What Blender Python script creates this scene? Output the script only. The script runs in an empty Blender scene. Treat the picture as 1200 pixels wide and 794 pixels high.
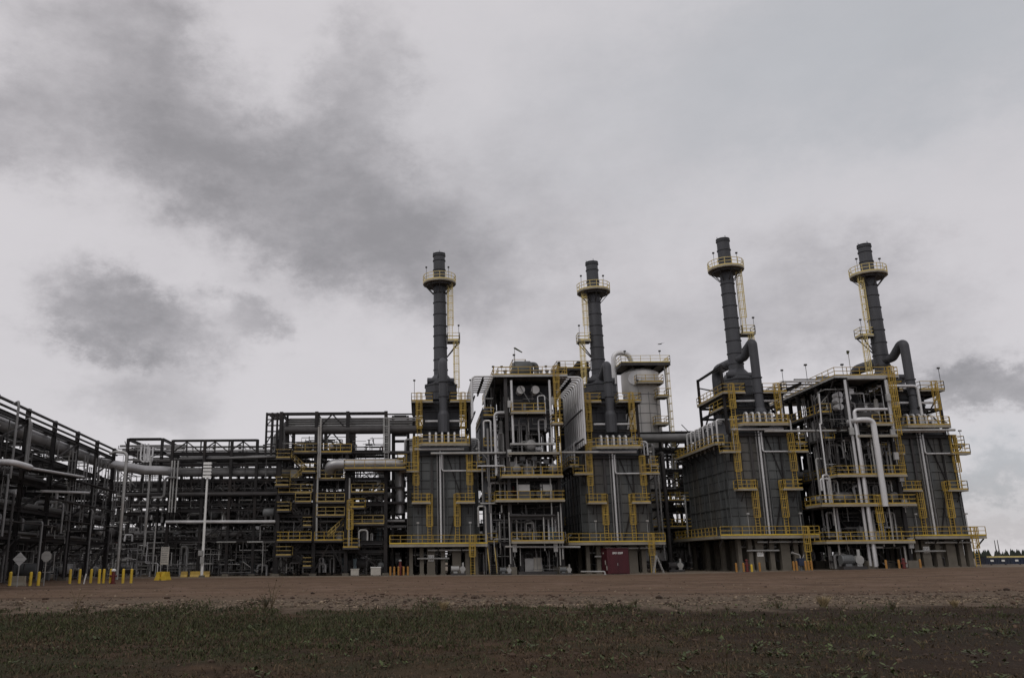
import bpy, math, random
import numpy as np
from mathutils import Vector, Matrix
random.seed(7)
S = bpy.context.scene
C = S.collection
R = math.radians

# ------------------------------------------------------------------ camera, sky, sun, exposure
PITCH, ROLL, EYE, FPX = R(14.87), R(0.4), 1.7, 979.0
cd = bpy.data.cameras.new('camera')
cd.sensor_width = 36.0
cd.lens = FPX / 1200 * 36
cd.shift_x = 110 / 1200.0          # the photograph is cropped: its lens axis lies left of the middle
cd.clip_end = 6000
cam = bpy.data.objects.new('camera', cd)
C.objects.link(cam)
cam.location = (0, 0, EYE)
cam.rotation_euler = (Matrix.Rotation(R(90) + PITCH, 4, 'X') @ Matrix.Rotation(-ROLL, 4, 'Z')).to_euler()
S.camera = cam

def ray(px, py):
    x, y = px - 490.0, 397.0 - py
    c, s = math.cos(ROLL), math.sin(ROLL)
    xu, yu = x * c + y * s, -x * s + y * c
    return (xu, math.cos(PITCH) * FPX - math.sin(PITCH) * yu, math.sin(PITCH) * FPX + math.cos(PITCH) * yu)
def at(px, py, Y):
    """world point seen at a photo pixel (1200 wide) at distance Y in front of the lens"""
    d = ray(px, py); t = Y / d[1]
    return Vector((d[0] * t, Y, EYE + d[2] * t))
def AX(px, py, Y): return at(px, py, Y).x
def AZ(px, py, Y): return at(px, py, Y).z

SUN_EL, SUN_ROT = R(48), R(215)
w = bpy.data.worlds.new('World'); S.world = w; w.use_nodes = True
nt = w.node_tree; N = nt.nodes; L = nt.links
for n in list(N): N.remove(n)
def node(t, **k):
    n = N.new(t)
    for a, b in k.items(): setattr(n, a, b)
    return n
def m(op, a, b=None, c=None):
    n = node('ShaderNodeMath', operation=op)
    for i, v in enumerate((a, b, c)):
        if v is None: continue
        if isinstance(v, (int, float)): n.inputs[i].default_value = v
        else: L.new(v, n.inputs[i])
    return n.outputs[0]
out = node('ShaderNodeOutputWorld'); bg = node('ShaderNodeBackground'); bg.inputs[1].default_value = 0.1
L.new(bg.outputs[0], out.inputs[0])
sky = node('ShaderNodeTexSky', sky_type='NISHITA'); sky.sun_disc = False
sky.sun_elevation = SUN_EL; sky.sun_rotation = SUN_ROT
tc = node('ShaderNodeTexCoord'); sep = node('ShaderNodeSeparateXYZ')
L.new(tc.outputs['Generated'], sep.inputs[0])
az = m('ARCTAN2', sep.outputs[0], sep.outputs[1]); el = m('ARCSINE', sep.outputs[2])
def noise(scale, detail=6, rough=.55, sx=1, off=0):
    mp = node('ShaderNodeMapping'); L.new(tc.outputs['Generated'], mp.inputs[0])
    mp.inputs['Scale'].default_value = (1, 1, sx); mp.inputs['Location'].default_value = (off, off * .7, off * 1.3)
    n = node('ShaderNodeTexNoise'); L.new(mp.outputs[0], n.inputs['Vector'])
    n.inputs['Scale'].default_value = scale; n.inputs['Detail'].default_value = detail; n.inputs['Roughness'].default_value = rough
    return n.outputs[0]
n1 = noise(5.0, 7, .62, 1.5, 3.1); n2 = noise(5.0, 7, .62, 1.5, 9.7); n3 = noise(2.4, 9, .6, 2.0, 1.3); n4 = noise(14, 6, .6, 1.6, 5)
nf1 = noise(16, 8, .68, 1.5, 4.4); nf2 = noise(16, 8, .68, 1.5, 8.1)
azw = m('ADD', m('ADD', az, m('MULTIPLY', m('SUBTRACT', n1, .5), .24)), m('MULTIPLY', m('SUBTRACT', nf1, .5), .13))
elw = m('ADD', m('ADD', el, m('MULTIPLY', m('SUBTRACT', n2, .5), .17)), m('MULTIPLY', m('SUBTRACT', nf2, .5), .10))
def ae(px, py):
    d = Vector(ray(px, py)).normalized(); return math.atan2(d.x, d.y), math.asin(d.z)
# cloud banks: centre, half length, half height (in hundredths of a radian seen from the ground), tilt, depth
banks = [(150, 95, 200, 90, 38, .62), (300, 195, 225, 78, 32, .68), (430, 265, 190, 75, 18, .78), (25, 140, 65, 60, 10, .7),
         (150, 385, 92, 46, 16, 1.25), (285, 372, 40, 27, 0, .6), (415, 130, 60, 105, 20, .6), (600, 245, 200, 85, 8, .42),
         (730, 400, 130, 60, 0, .36), (960, 345, 130, 62, 15, .5), (1195, 465, 75, 24, 0, 1.9), (180, 490, 80, 32, 0, .38),
         (1000, 60, 420, 90, 0, .26), (1170, 560, 130, 18, 0, .8), (1130, 440, 60, 30, 0, .30), (1180, 610, 90, 14, 0, .30), (560, 330, 90, 60, 0, .3)]
acc = None
for bx, by, ha, hb, tilt, dep in banks:
    a0, e0 = ae(bx, by)
    t = R(-tilt)
    du = m('SUBTRACT', azw, a0); dv = m('SUBTRACT', elw, e0)
    u = m('MULTIPLY', m('ADD', m('MULTIPLY', du, math.cos(t)), m('MULTIPLY', dv, math.sin(t))), 1000 / ha)
    v = m('MULTIPLY', m('SUBTRACT', m('MULTIPLY', dv, math.cos(t)), m('MULTIPLY', du, math.sin(t))), 1000 / hb)
    r2 = m('ADD', m('MULTIPLY', u, u), m('MULTIPLY', v, v))
    g = m('MULTIPLY', m('POWER', 2.718, m('MULTIPLY', m('POWER', r2, 1.35), -1.0)), dep)
    acc = g if acc is None else m('ADD', acc, g)
tex = m('ADD', m('MULTIPLY', n3, 1.0), m('MULTIPLY', n4, .35))
soft = m('SUBTRACT', 1.0, m('POWER', 2.718, m('MULTIPLY', acc, -.95)))
n5 = noise(7.5, 9, .66, 1.7, 7.7); n6 = noise(22, 6, .65, 1.8, 2.2)
mott = m('ADD', m('ADD', m('MULTIPLY', m('SUBTRACT', n3, .5), 1.5), m('MULTIPLY', m('SUBTRACT', n5, .5), 1.25)), m('MULTIPLY', m('SUBTRACT', n6, .5), .35))
dens = m('MULTIPLY', soft, m('ADD', 1.02, mott))
dens = m('ADD', dens, m('ADD', m('MULTIPLY', m('SUBTRACT', n3, .5), .34), m('MULTIPLY', m('SUBTRACT', n5, .5), .20)))
dens = m('ADD', dens, .05)
rampn = node('ShaderNodeValToRGB'); L.new(dens, rampn.inputs[0])
cr = rampn.color_ramp; cr.interpolation = 'B_SPLINE'
cr.elements[0].position = 0.0; cr.elements[0].color = (.655, .628, .646, 1)
cr.elements[1].position = 1.0; cr.elements[1].color = (.275, .263, .272, 1)
for p_, c_ in ((.2, (.600, .575, .592)), (.5, (.440, .420, .435)), (.8, (.318, .304, .315))):
    e_ = cr.elements.new(p_); e_.color = c_ + (1,)
sc_ = node('ShaderNodeMix', data_type='RGBA', blend_type='MULTIPLY'); sc_.inputs[0].default_value = 1
L.new(rampn.outputs[0], sc_.inputs['A']); sc_.inputs['B'].default_value = (10.5, 10.5, 10.5, 1)
mx = node('ShaderNodeMix', data_type='RGBA'); mx.inputs[0].default_value = .94
def blue_gap(px, py, ha, hb, top):
    a0, e0 = ae(px, py); u = m('MULTIPLY', m('SUBTRACT', azw, a0), 1000 / ha); v = m('MULTIPLY', m('SUBTRACT', elw, e0), 1000 / hb)
    return m('MULTIPLY', m('POWER', 2.718, m('MULTIPLY', m('ADD', m('MULTIPLY', u, u), m('MULTIPLY', v, v)), -1.0)), top)
gap = m('MINIMUM', m('ADD', blue_gap(1080, 40, 480, 130, .75), blue_gap(1190, 550, 140, 28, .6)), .8)
bl = node('ShaderNodeMix', data_type='RGBA'); L.new(gap, bl.inputs[0]); L.new(sc_.outputs['Result'], bl.inputs['A']); bl.inputs['B'].default_value = (4.75, 4.95, 5.25, 1)
L.new(sky.outputs[0], mx.inputs['A']); L.new(bl.outputs['Result'], mx.inputs['B'])
L.new(mx.outputs['Result'], bg.inputs[0])

sl = bpy.data.lights.new('sun', 'SUN'); sl.energy = 0.7; sl.angle = R(25); sl.color = (1, .96, .9)
so = bpy.data.objects.new('sun', sl); C.objects.link(so)
# the sky's sun_rotation is measured clockwise from +Y
so.rotation_euler = (Vector((math.sin(SUN_ROT) * math.cos(SUN_EL), math.cos(SUN_ROT) * math.cos(SUN_EL), math.sin(SUN_EL)))).to_track_quat('Z', 'Y').to_euler()
S.view_settings.view_transform = 'Standard'; S.view_settings.look = 'None'
S.view_settings.exposure = 0.0; S.view_settings.gamma = 1.0
S.render.engine = 'CYCLES'
S.cycles.max_bounces = 5; S.cycles.diffuse_bounces = 3; S.cycles.glossy_bounces = 2

# ------------------------------------------------------------------ materials
M = {}
def mat(name, col, rough=.6, metal=0., var=.25, scale=1.2, bump=0., streak=False, island=0., spec=.4, dirt=None, dirt_amt=.5):
    mt = bpy.data.materials.new(name); mt.use_nodes = True
    t = mt.node_tree; b = t.nodes['Principled BSDF']
    geo = t.nodes.new('ShaderNodeNewGeometry')
    mp = t.nodes.new('ShaderNodeMapping'); t.links.new(geo.outputs['Position'], mp.inputs[0])
    if streak: mp.inputs['Scale'].default_value = (1, 1, .18)
    nz = t.nodes.new('ShaderNodeTexNoise'); nz.inputs['Scale'].default_value = scale; nz.inputs['Detail'].default_value = 6
    nz.inputs['Roughness'].default_value = .65
    t.links.new(mp.outputs[0], nz.inputs['Vector'])
    mr = t.nodes.new('ShaderNodeMapRange'); t.links.new(nz.outputs[0], mr.inputs[0])
    mr.inputs[1].default_value = .3; mr.inputs[2].default_value = .7
    mr.inputs[3].default_value = 1 - var; mr.inputs[4].default_value = 1 + var
    fac = mr.outputs[0]
    if island:
        mi = t.nodes.new('ShaderNodeMapRange'); t.links.new(geo.outputs['Random Per Island'], mi.inputs[0])
        mi.inputs[3].default_value = 1 - island; mi.inputs[4].default_value = 1 + island
        mm = t.nodes.new('ShaderNodeMath'); mm.operation = 'MULTIPLY'
        t.links.new(fac, mm.inputs[0]); t.links.new(mi.outputs[0], mm.inputs[1]); fac = mm.outputs[0]
    mul = t.nodes.new('ShaderNodeVectorMath'); mul.operation = 'SCALE'; mul.inputs[0].default_value = col
    t.links.new(fac, mul.inputs['Scale'])
    colout = mul.outputs[0]
    if dirt:
        n2_ = t.nodes.new('ShaderNodeTexNoise'); n2_.inputs['Scale'].default_value = scale * .45; n2_.inputs['Detail'].default_value = 8
        t.links.new(mp.outputs[0], n2_.inputs['Vector'])
        m2 = t.nodes.new('ShaderNodeMapRange'); t.links.new(n2_.outputs[0], m2.inputs[0])
        m2.inputs[1].default_value = .5; m2.inputs[2].default_value = .68; m2.inputs[4].default_value = dirt_amt
        mixd = t.nodes.new('ShaderNodeMix'); mixd.data_type = 'RGBA'
        t.links.new(m2.outputs[0], mixd.inputs[0]); t.links.new(colout, mixd.inputs['A']); mixd.inputs['B'].default_value = tuple(dirt) + (1,)
        colout = mixd.outputs['Result']
    t.links.new(colout, b.inputs['Base Color'])
    rr = t.nodes.new('ShaderNodeMapRange'); t.links.new(nz.outputs[0], rr.inputs[0])
    rr.inputs[3].default_value = max(.05, rough - .12); rr.inputs[4].default_value = min(1, rough + .12)
    t.links.new(rr.outputs[0], b.inputs['Roughness'])
    b.inputs['Metallic'].default_value = metal; b.inputs['Specular IOR Level'].default_value = spec
    if bump:
        bp = t.nodes.new('ShaderNodeBump'); bp.inputs['Strength'].default_value = bump
        nb = t.nodes.new('ShaderNodeTexNoise'); nb.inputs['Scale'].default_value = scale * 5; nb.inputs['Detail'].default_value = 5
        t.links.new(geo.outputs['Position'], nb.inputs['Vector'])
        t.links.new(nb.outputs[0], bp.inputs['Height']); t.links.new(bp.outputs[0], b.inputs['Normal'])
    M[name] = mt
    return mt
mat('steel', (.019, .0175, .018), .6, 0, .35, .8, spec=.25, dirt=(.034, .025, .021), dirt_amt=.5)
mat('steel_mid', (.050, .047, .047), .6, 0, .3, .8, spec=.3)
mat('casing', (.070, .075, .075), .55, 0, .40, .6, streak=True, island=.20, dirt=(.115, .092, .066), dirt_amt=.5)
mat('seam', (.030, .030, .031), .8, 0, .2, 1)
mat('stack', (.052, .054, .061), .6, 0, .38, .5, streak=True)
mat('silver', (.56, .56, .565), .42, .3, .18, .6, streak=True, island=.05)
mat('silver_dull', (.18, .178, .177), .5, .2, .25, .6, island=.12)
mat('galv', (.37, .37, .36), .5, .35, .2, 1.0, dirt=(.24, .20, .16), dirt_amt=.4)
mat('yellow', (.42, .285, .052), .55, 0, .22, 1.1, dirt=(.20, .13, .05), dirt_amt=.6)
mat('yellow_pale', (.62, .50, .20), .5, 0, .15, 1.5)
mat('yellow_bright', (.60, .42, .04), .5, 0, .15, 2.0, dirt=(.35, .22, .06), dirt_amt=.4)
mat('orange', (.33, .165, .04), .55, 0, .15, 2.0)
mat('grating', (.15, .145, .135), .7, .2, .2, 3)
mat('fascia', (.27, .25, .205), .6, 0, .2, .9, dirt=(.25, .19, .12), dirt_amt=.5)
mat('concrete', (.135, .122, .100), .85, 0, .2, 1.2, bump=.15, dirt=(.11, .095, .08), dirt_amt=.5)
mat('concrete_pale', (.40, .38, .34), .85, 0, .15, 2, bump=.1)
mat('vessel', (.70, .69, .675), .45, .1, .14, .5, streak=True, dirt=(.50, .48, .45), dirt_amt=.4)
mat('yellow_shaded', (.36, .265, .085), .6, 0, .25, 1.5, dirt=(.12, .08, .03), dirt_amt=.5)  # darker copy of yellow with shade put into the colour
mat('sign_back', (.50, .50, .49), .5, .2, .1, 1)
mat('cladding', (.36, .36, .365), .42, .5, .25, .5, streak=True)
mat('white', (.74, .74, .72), .5, 0, .08, 1)
mat('glassy', (.60, .63, .64), .2, 0, .12, .8)
mat('black', (.012, .012, .013), .5, 0, .2, 1)
mat('red', (.052, .0055, .010), .5, 0, .2, .9, streak=True, dirt=(.04, .008, .013), dirt_amt=.5)
mat('red_bright', (.115, .018, .016), .5, 0, .2, 1)
mat('blue', (.026, .034, .055), .5, 0, .2, 1)
mat('dark_blue', (.02, .03, .06), .5, 0, .2, 1)
mat('grey_paint', (.12, .125, .128), .5, 0, .15, 1)
mat('teal_grey', (.12, .16, .18), .5, 0, .2, 1)
mat('olive', (.06, .065, .03), .8, 0, .2, 2)
mat('stem', (.13, .10, .055), .9, 0, .3, 6)
mat('leaf', (.056, .075, .020), .65, 0, .35, 4, island=.35)
mat('leaf_dark', (.022, .032, .018), .7, 0, .35, 4, island=.35)
mat('dry', (.26, .20, .11), .8, 0, .3, 4, island=.3)
mat('stone', (.15, .115, .080), .85, 0, .3, 4, island=.6)
mat('far_tree', (.020, .026, .018), .9, 0, .4, .05, island=.3)

# ------------------------------------------------------------------ mesh building
class MB:
    def __init__(s): s.v = []; s.f = []; s.mi = []; s.cur = 0
    def add(s, vs, fs):
        o = len(s.v); s.v.extend(tuple(a) for a in vs); s.f.extend(tuple(i + o for i in f) for f in fs); s.mi.extend([s.cur] * len(fs)); return s
    def box(s, x0, x1, y0, y1, z0, z1):
        return s.add([(x0, y0, z0), (x1, y0, z0), (x1, y1, z0), (x0, y1, z0), (x0, y0, z1), (x1, y0, z1), (x1, y1, z1), (x0, y1, z1)],
                     [(3, 2, 1, 0), (4, 5, 6, 7), (0, 1, 5, 4), (1, 2, 6, 5), (2, 3, 7, 6), (3, 0, 4, 7)])
    def cbox(s, c, sx, sy, sz): return s.box(c[0] - sx / 2, c[0] + sx / 2, c[1] - sy / 2, c[1] + sy / 2, c[2] - sz / 2, c[2] + sz / 2)
    def beam(s, p, q, w, h=None):
        p, q = Vector(p), Vector(q); h = h or w; d = (q - p)
        if d.length < 1e-5: return s
        d.normalize(); up = Vector((0, 0, 1)) if abs(d.z) < .95 else Vector((0, 1, 0))
        a = d.cross(up).normalized(); b = a.cross(d).normalized()
        a *= w / 2; b *= h / 2
        vs = [p - a - b, p + a - b, p + a + b, p - a + b, q - a - b, q + a - b, q + a + b, q - a + b]
        return s.add(vs, [(0, 1, 2, 3), (7, 6, 5, 4), (4, 5, 1, 0), (5, 6, 2, 1), (6, 7, 3, 2), (7, 4, 0, 3)])
    def ibeam(s, p, q, w, h):
        """an H section: two flanges and a web"""
        p, q = Vector(p), Vector(q); d = (q - p).normalized(); up = Vector((0, 0, 1)) if abs(d.z) < .95 else Vector((0, 1, 0))
        a = d.cross(up).normalized(); b = a.cross(d).normalized()
        t = h * .14
        for sg in (-1, 1): s.beam(p + b * sg * (h - t) / 2, q + b * sg * (h - t) / 2, w, t)
        s.beam(p, q, w * .16, h - 2 * t - .002)
        return s
    def tube(s, pts, r, n=8, caps=True):
        pts = [Vector(p) for p in pts]; rs = r if isinstance(r, (list, tuple)) else [r] * len(pts)
        ref = None; vs = []
        for i, p in enumerate(pts):
            d = (pts[min(i + 1, len(pts) - 1)] - pts[max(i - 1, 0)]).normalized()
            if ref is None:
                ref = d.orthogonal().normalized()
            a = (ref - d * ref.dot(d))
            a = a.normalized() if a.length > 1e-4 else d.orthogonal().normalized()
            ref = a; b = d.cross(a)
            for k in range(n):
                t = 2 * math.pi * (k + .5) / n
                vs.append(p + (a * math.cos(t) + b * math.sin(t)) * rs[i])
        fs = []
        for i in range(len(pts) - 1):
            for k in range(n):
                fs.append((i * n + k, i * n + (k + 1) % n, (i + 1) * n + (k + 1) % n, (i + 1) * n + k))
        if caps:
            fs.append(tuple(reversed(range(n)))); fs.append(tuple((len(pts) - 1) * n + k for k in range(n)))
        return s.add(vs, fs)
    def pipe(s, pts, r, bend=None, n=8):
        return s.tube(fillet(pts, bend if bend else 2.2 * r), r, n)
    def cone(s, c, r0, r1, z0, z1, n=16):
        return s.tube([(c[0], c[1], z0), (c[0], c[1], z1)], [r0, r1], n)
    def prism(s, poly, z0, z1):
        n = len(poly)
        return s.add([(x, y, z0) for x, y in poly] + [(x, y, z1) for x, y in poly],
                     [tuple(reversed(range(n))), tuple(range(n, 2 * n))] + [(i, (i + 1) % n, n + (i + 1) % n, n + i) for i in range(n)])
    def build(s, name, mats, parent=None, smooth=False):
        if not s.v: return None
        me = bpy.data.meshes.new(name)
        off = Vector((0, 0, 0)); p = parent
        while p is not None: off += p.location; p = p.parent
        me.from_pydata([(a[0] - off.x, a[1] - off.y, a[2] - off.z) for a in s.v], [], s.f)
        if isinstance(mats, str): mats = [mats]
        for k in mats: me.materials.append(M[k])
        if len(mats) > 1: me.polygons.foreach_set('material_index', s.mi)
        if smooth:
            me.polygons.foreach_set('use_smooth', [True] * len(me.polygons))
            try: me.set_sharp_from_angle(angle=R(40))
            except Exception: pass
        o = bpy.data.objects.new(name, me); C.objects.link(o)
        if parent is not None: o.parent = parent
        return o
def fillet(pts, bend):
    pts = [Vector(p) for p in pts]; outp = [pts[0]]
    for i in range(1, len(pts) - 1):
        a, b, c = pts[i - 1], pts[i], pts[i + 1]
        d1, d2 = (a - b), (c - b); l1, l2 = d1.length, d2.length
        d1.normalize(); d2.normalize()
        ang = d1.angle(d2, math.pi)
        if ang > 3.0: outp.append(b); continue
        t = min(bend / math.tan(ang / 2), l1 * .49, l2 * .49)
        p0, p1 = b + d1 * t, b + d2 * t
        for k in range(6):
            u = k / 5
            outp.append(p0 * (1 - u) ** 2 + b * 2 * u * (1 - u) + p1 * u ** 2)
    outp.append(pts[-1]); return outp
def tag(o, label, cat, group=None):
    o['label'] = label; o['category'] = cat
    if group: o['group'] = group
    return o
def thing(name, label, cat, loc, group=None):
    o = bpy.data.objects.new(name, None); C.objects.link(o); o.location = Vector(loc); o.empty_display_size = .5
    return tag(o, label, cat, group)
def copy_tree(o, parent=None):
    c = o.copy(); C.objects.link(c)
    if parent is not None: c.parent = parent
    for ch in list(o.children): copy_tree(ch, c)
    return c
def onemesh(mb, name, mats, label, cat, base, group=None, smooth=False):
    """a thing that is one mesh, its origin at its base"""
    o = mb.build(name, mats, None, smooth); b = Vector(base)
    o.data.transform(Matrix.Translation(-b)); o.location = b
    return tag(o, label, cat, group)

def gz(x, y=100.):
    t = min(1, max(0, (x - 18) / 50.)); return .58 * t * t * (3 - 2 * t) * min(1, max(0, (y - 45) / 40.))

# railings, ladders and decks of the plant
def railing(path, h=1.07, r=.032, step=1.4, closed=False, mb=None, toe=True):
    b = mb or MB(); pts = [Vector(p) for p in path]
    if closed: pts = pts + [pts[0]]
    for i in range(len(pts) - 1):
        p, q = pts[i], pts[i + 1]; n = max(1, round((q - p).length / step))
        for k in range(n + (1 if i == len(pts) - 2 and not closed else 0)):
            a = p.lerp(q, k / n); b.beam(a, a + Vector((0, 0, h)), r * 2)
        for z in (h, h * .55): b.beam(p + Vector((0, 0, z)), q + Vector((0, 0, z)), r * 2)
        if toe: b.beam(p + Vector((0, 0, .09)), q + Vector((0, 0, .09)), .03, .16)
    return b
def platform(parent, x0, x1, y0, y1, z, sides='FLR', th=.22, ymat='yellow', name='platform', fas='fascia'):
    """steel deck with a pale edge channel and yellow guard rails on the given sides (F front, B back, L, R)"""
    b = MB(); b.box(x0 + .05, x1 - .05, y0 + .05, y1 - .05, z - .06, z)
    d = b.build(name, 'grating', parent)
    e = MB()
    e.box(x0, x1, y0 - .03, y0 + .048, z - th, z + .012); e.box(x0, x1, y1 - .048, y1 + .03, z - th, z + .012)
    e.box(x0 - .03, x0 + .046, y0 + .05, y1 - .05, z - th, z + .012); e.box(x1 - .046, x1 + .03, y0 + .05, y1 - .05, z - th, z + .012)
    n = max(1, int((x1 - x0) / 1.5))
    for k in range(1, n): e.box(x0 + (x1 - x0) * k / n - .04, x0 + (x1 - x0) * k / n + .04, y0 + .05, y1 - .05, z - th + .02, z - .065)
    e.build('edge_channel', fas, d)
    rb = MB()
    if 'F' in sides: railing([(x0, y0, z), (x1, y0, z)], mb=rb)
    if 'B' in sides: railing([(x0, y1, z), (x1, y1, z)], mb=rb)
    if 'L' in sides: railing([(x0, y0, z), (x0, y1, z)], mb=rb)
    if 'R' in sides: railing([(x1, y0, z), (x1, y1, z)], mb=rb)
    rb.build('railing', ymat, d)
    return d
def ladder(parent, x, y, z0, z1, face=(0, -1), ymat='yellow', cage=True, wd=.5):
    """vertical ladder, climber on the side the normal 'face' points to"""
    f = Vector((face[0], face[1], 0)); a = Vector((-f.y, f.x, 0)); p = Vector((x, y, 0))
    b = MB()
    for sg in (-1, 1): b.beam(p + a * sg * wd / 2 + Vector((0, 0, z0)), p + a * sg * wd / 2 + Vector((0, 0, z1 + 1.05)), .07)
    z = z0 + .2
    while z < z1: b.beam(p + a * wd / 2 + Vector((0, 0, z)), p - a * wd / 2 + Vector((0, 0, z)), .04); z += .32
    l = b.build('ladder', ymat, parent)
    if cage:
        c = MB(); rad = .40; off = f * .36
        def hp(k): t = math.pi * (k / 6.) ; return a * (math.cos(t) * rad) + f * (math.sin(t) * (rad + .05)) + f * .05
        zs = [z0 + 2.2 + k * (z1 + 1.0 - z0 - 2.2) / max(1, round((z1 - z0 - 1.2) / 1.15)) for k in range(max(1, round((z1 - z0 - 1.2) / 1.15)) + 1)] if z1 - z0 > 3.2 else [z0 + 2.0, z1 + .9]
        for z in zs:
            for k in range(6): c.beam(p + hp(k) + Vector((0, 0, z)), p + hp(k + 1) + Vector((0, 0, z)), .03, .085)
        for k in range(0, 7): c.beam(p + hp(k) * 1.02 + Vector((0, 0, zs[0])), p + hp(k) * 1.02 + Vector((0, 0, zs[-1])), .045, .02)
        c.build('cage', ymat, l)
    return l
def stair(parent, p, q, wd=.8, ymat='yellow', axis='x'):
    """open tread stair between two points with hand rails on both sides"""
    p, q = Vector(p), Vector(q); d = q - p; side = Vector((0, 1, 0)) if axis == 'x' else Vector((1, 0, 0))
    b = MB()
    for sg in (-1, 1): b.beam(p + side * sg * wd / 2, q + side * sg * wd / 2, .06, .22)
    n = max(3, int(abs(d.z) / .22))
    for k in range(1, n):
        c = p + d * k / n; h = d.normalized(); h.z = 0; h = h.normalized() * .13
        b.beam(c - side * wd / 2 * .96, c + side * wd / 2 * .96, .25, .035)
    s_ = b.build('stair', 'grating' if ymat == 'yellow' else 'steel', parent)
    r = MB()
    for sg in (-1, 1):
        o = side * sg * wd / 2
        for z in (1.0, .55): r.beam(p + o + Vector((0, 0, z)), q + o + Vector((0, 0, z)), .07)
        for k in range(5): c = p + d * k / 4 + o; r.beam(c, c + Vector((0, 0, 1.0)), .06)
        r.beam(p + o + Vector((0, 0, .1)), q + o + Vector((0, 0, .1)), .05, .14)
    r.build('handrail', ymat, s_)
    return s_

def tangle(t, x0, x1, y0, y1, z0, z1, n, seed, skew=None, rmax=.07):
    """small bore piping, conduits and thin braces of a structure: too many to count, one part"""
    rn = random.Random(seed); b = MB()
    for k in range(n):
        b.cur = rn.choice((0, 0, 1, 1, 2)); x, y, z = rn.uniform(x0, x1), rn.uniform(y0, y1), rn.uniform(z0, z1); pts = [Vector((x, y, z))]; ax = rn.choice('xxzzy')
        for s_ in range(rn.randint(1, 4)):
            L_ = rn.uniform(.5, 4.0)
            if ax == 'x': x = max(x0, min(x1, x + rn.choice((-1, 1)) * L_))
            elif ax == 'y': y = max(y0, min(y1, y + rn.choice((-1, 1)) * L_ * .7))
            else: z = max(z0, min(z1, z + rn.choice((-1, 1)) * L_))
            if (Vector((x, y, z)) - pts[-1]).length > .15: pts.append(Vector((x, y, z)))
            ax = rn.choice([c for c in 'xyz' if c != ax])
        if len(pts) < 2: continue
        if skew: pts = [Vector((skew(p.x, p.y), p.y, p.z)) for p in pts]
        if rn.random() < .15 and not skew: b.beam(pts[0], pts[0] + Vector((rn.uniform(-2, 2), 0, rn.choice((-1, 1)) * rn.uniform(1, 2))), .09)
        b.tube(pts, rn.uniform(.03, rmax), 5, False)
    o = b.build('small_bore_piping', ['steel_mid', 'silver_dull', 'galv'], t); o['kind'] = 'stuff'; return o

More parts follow.
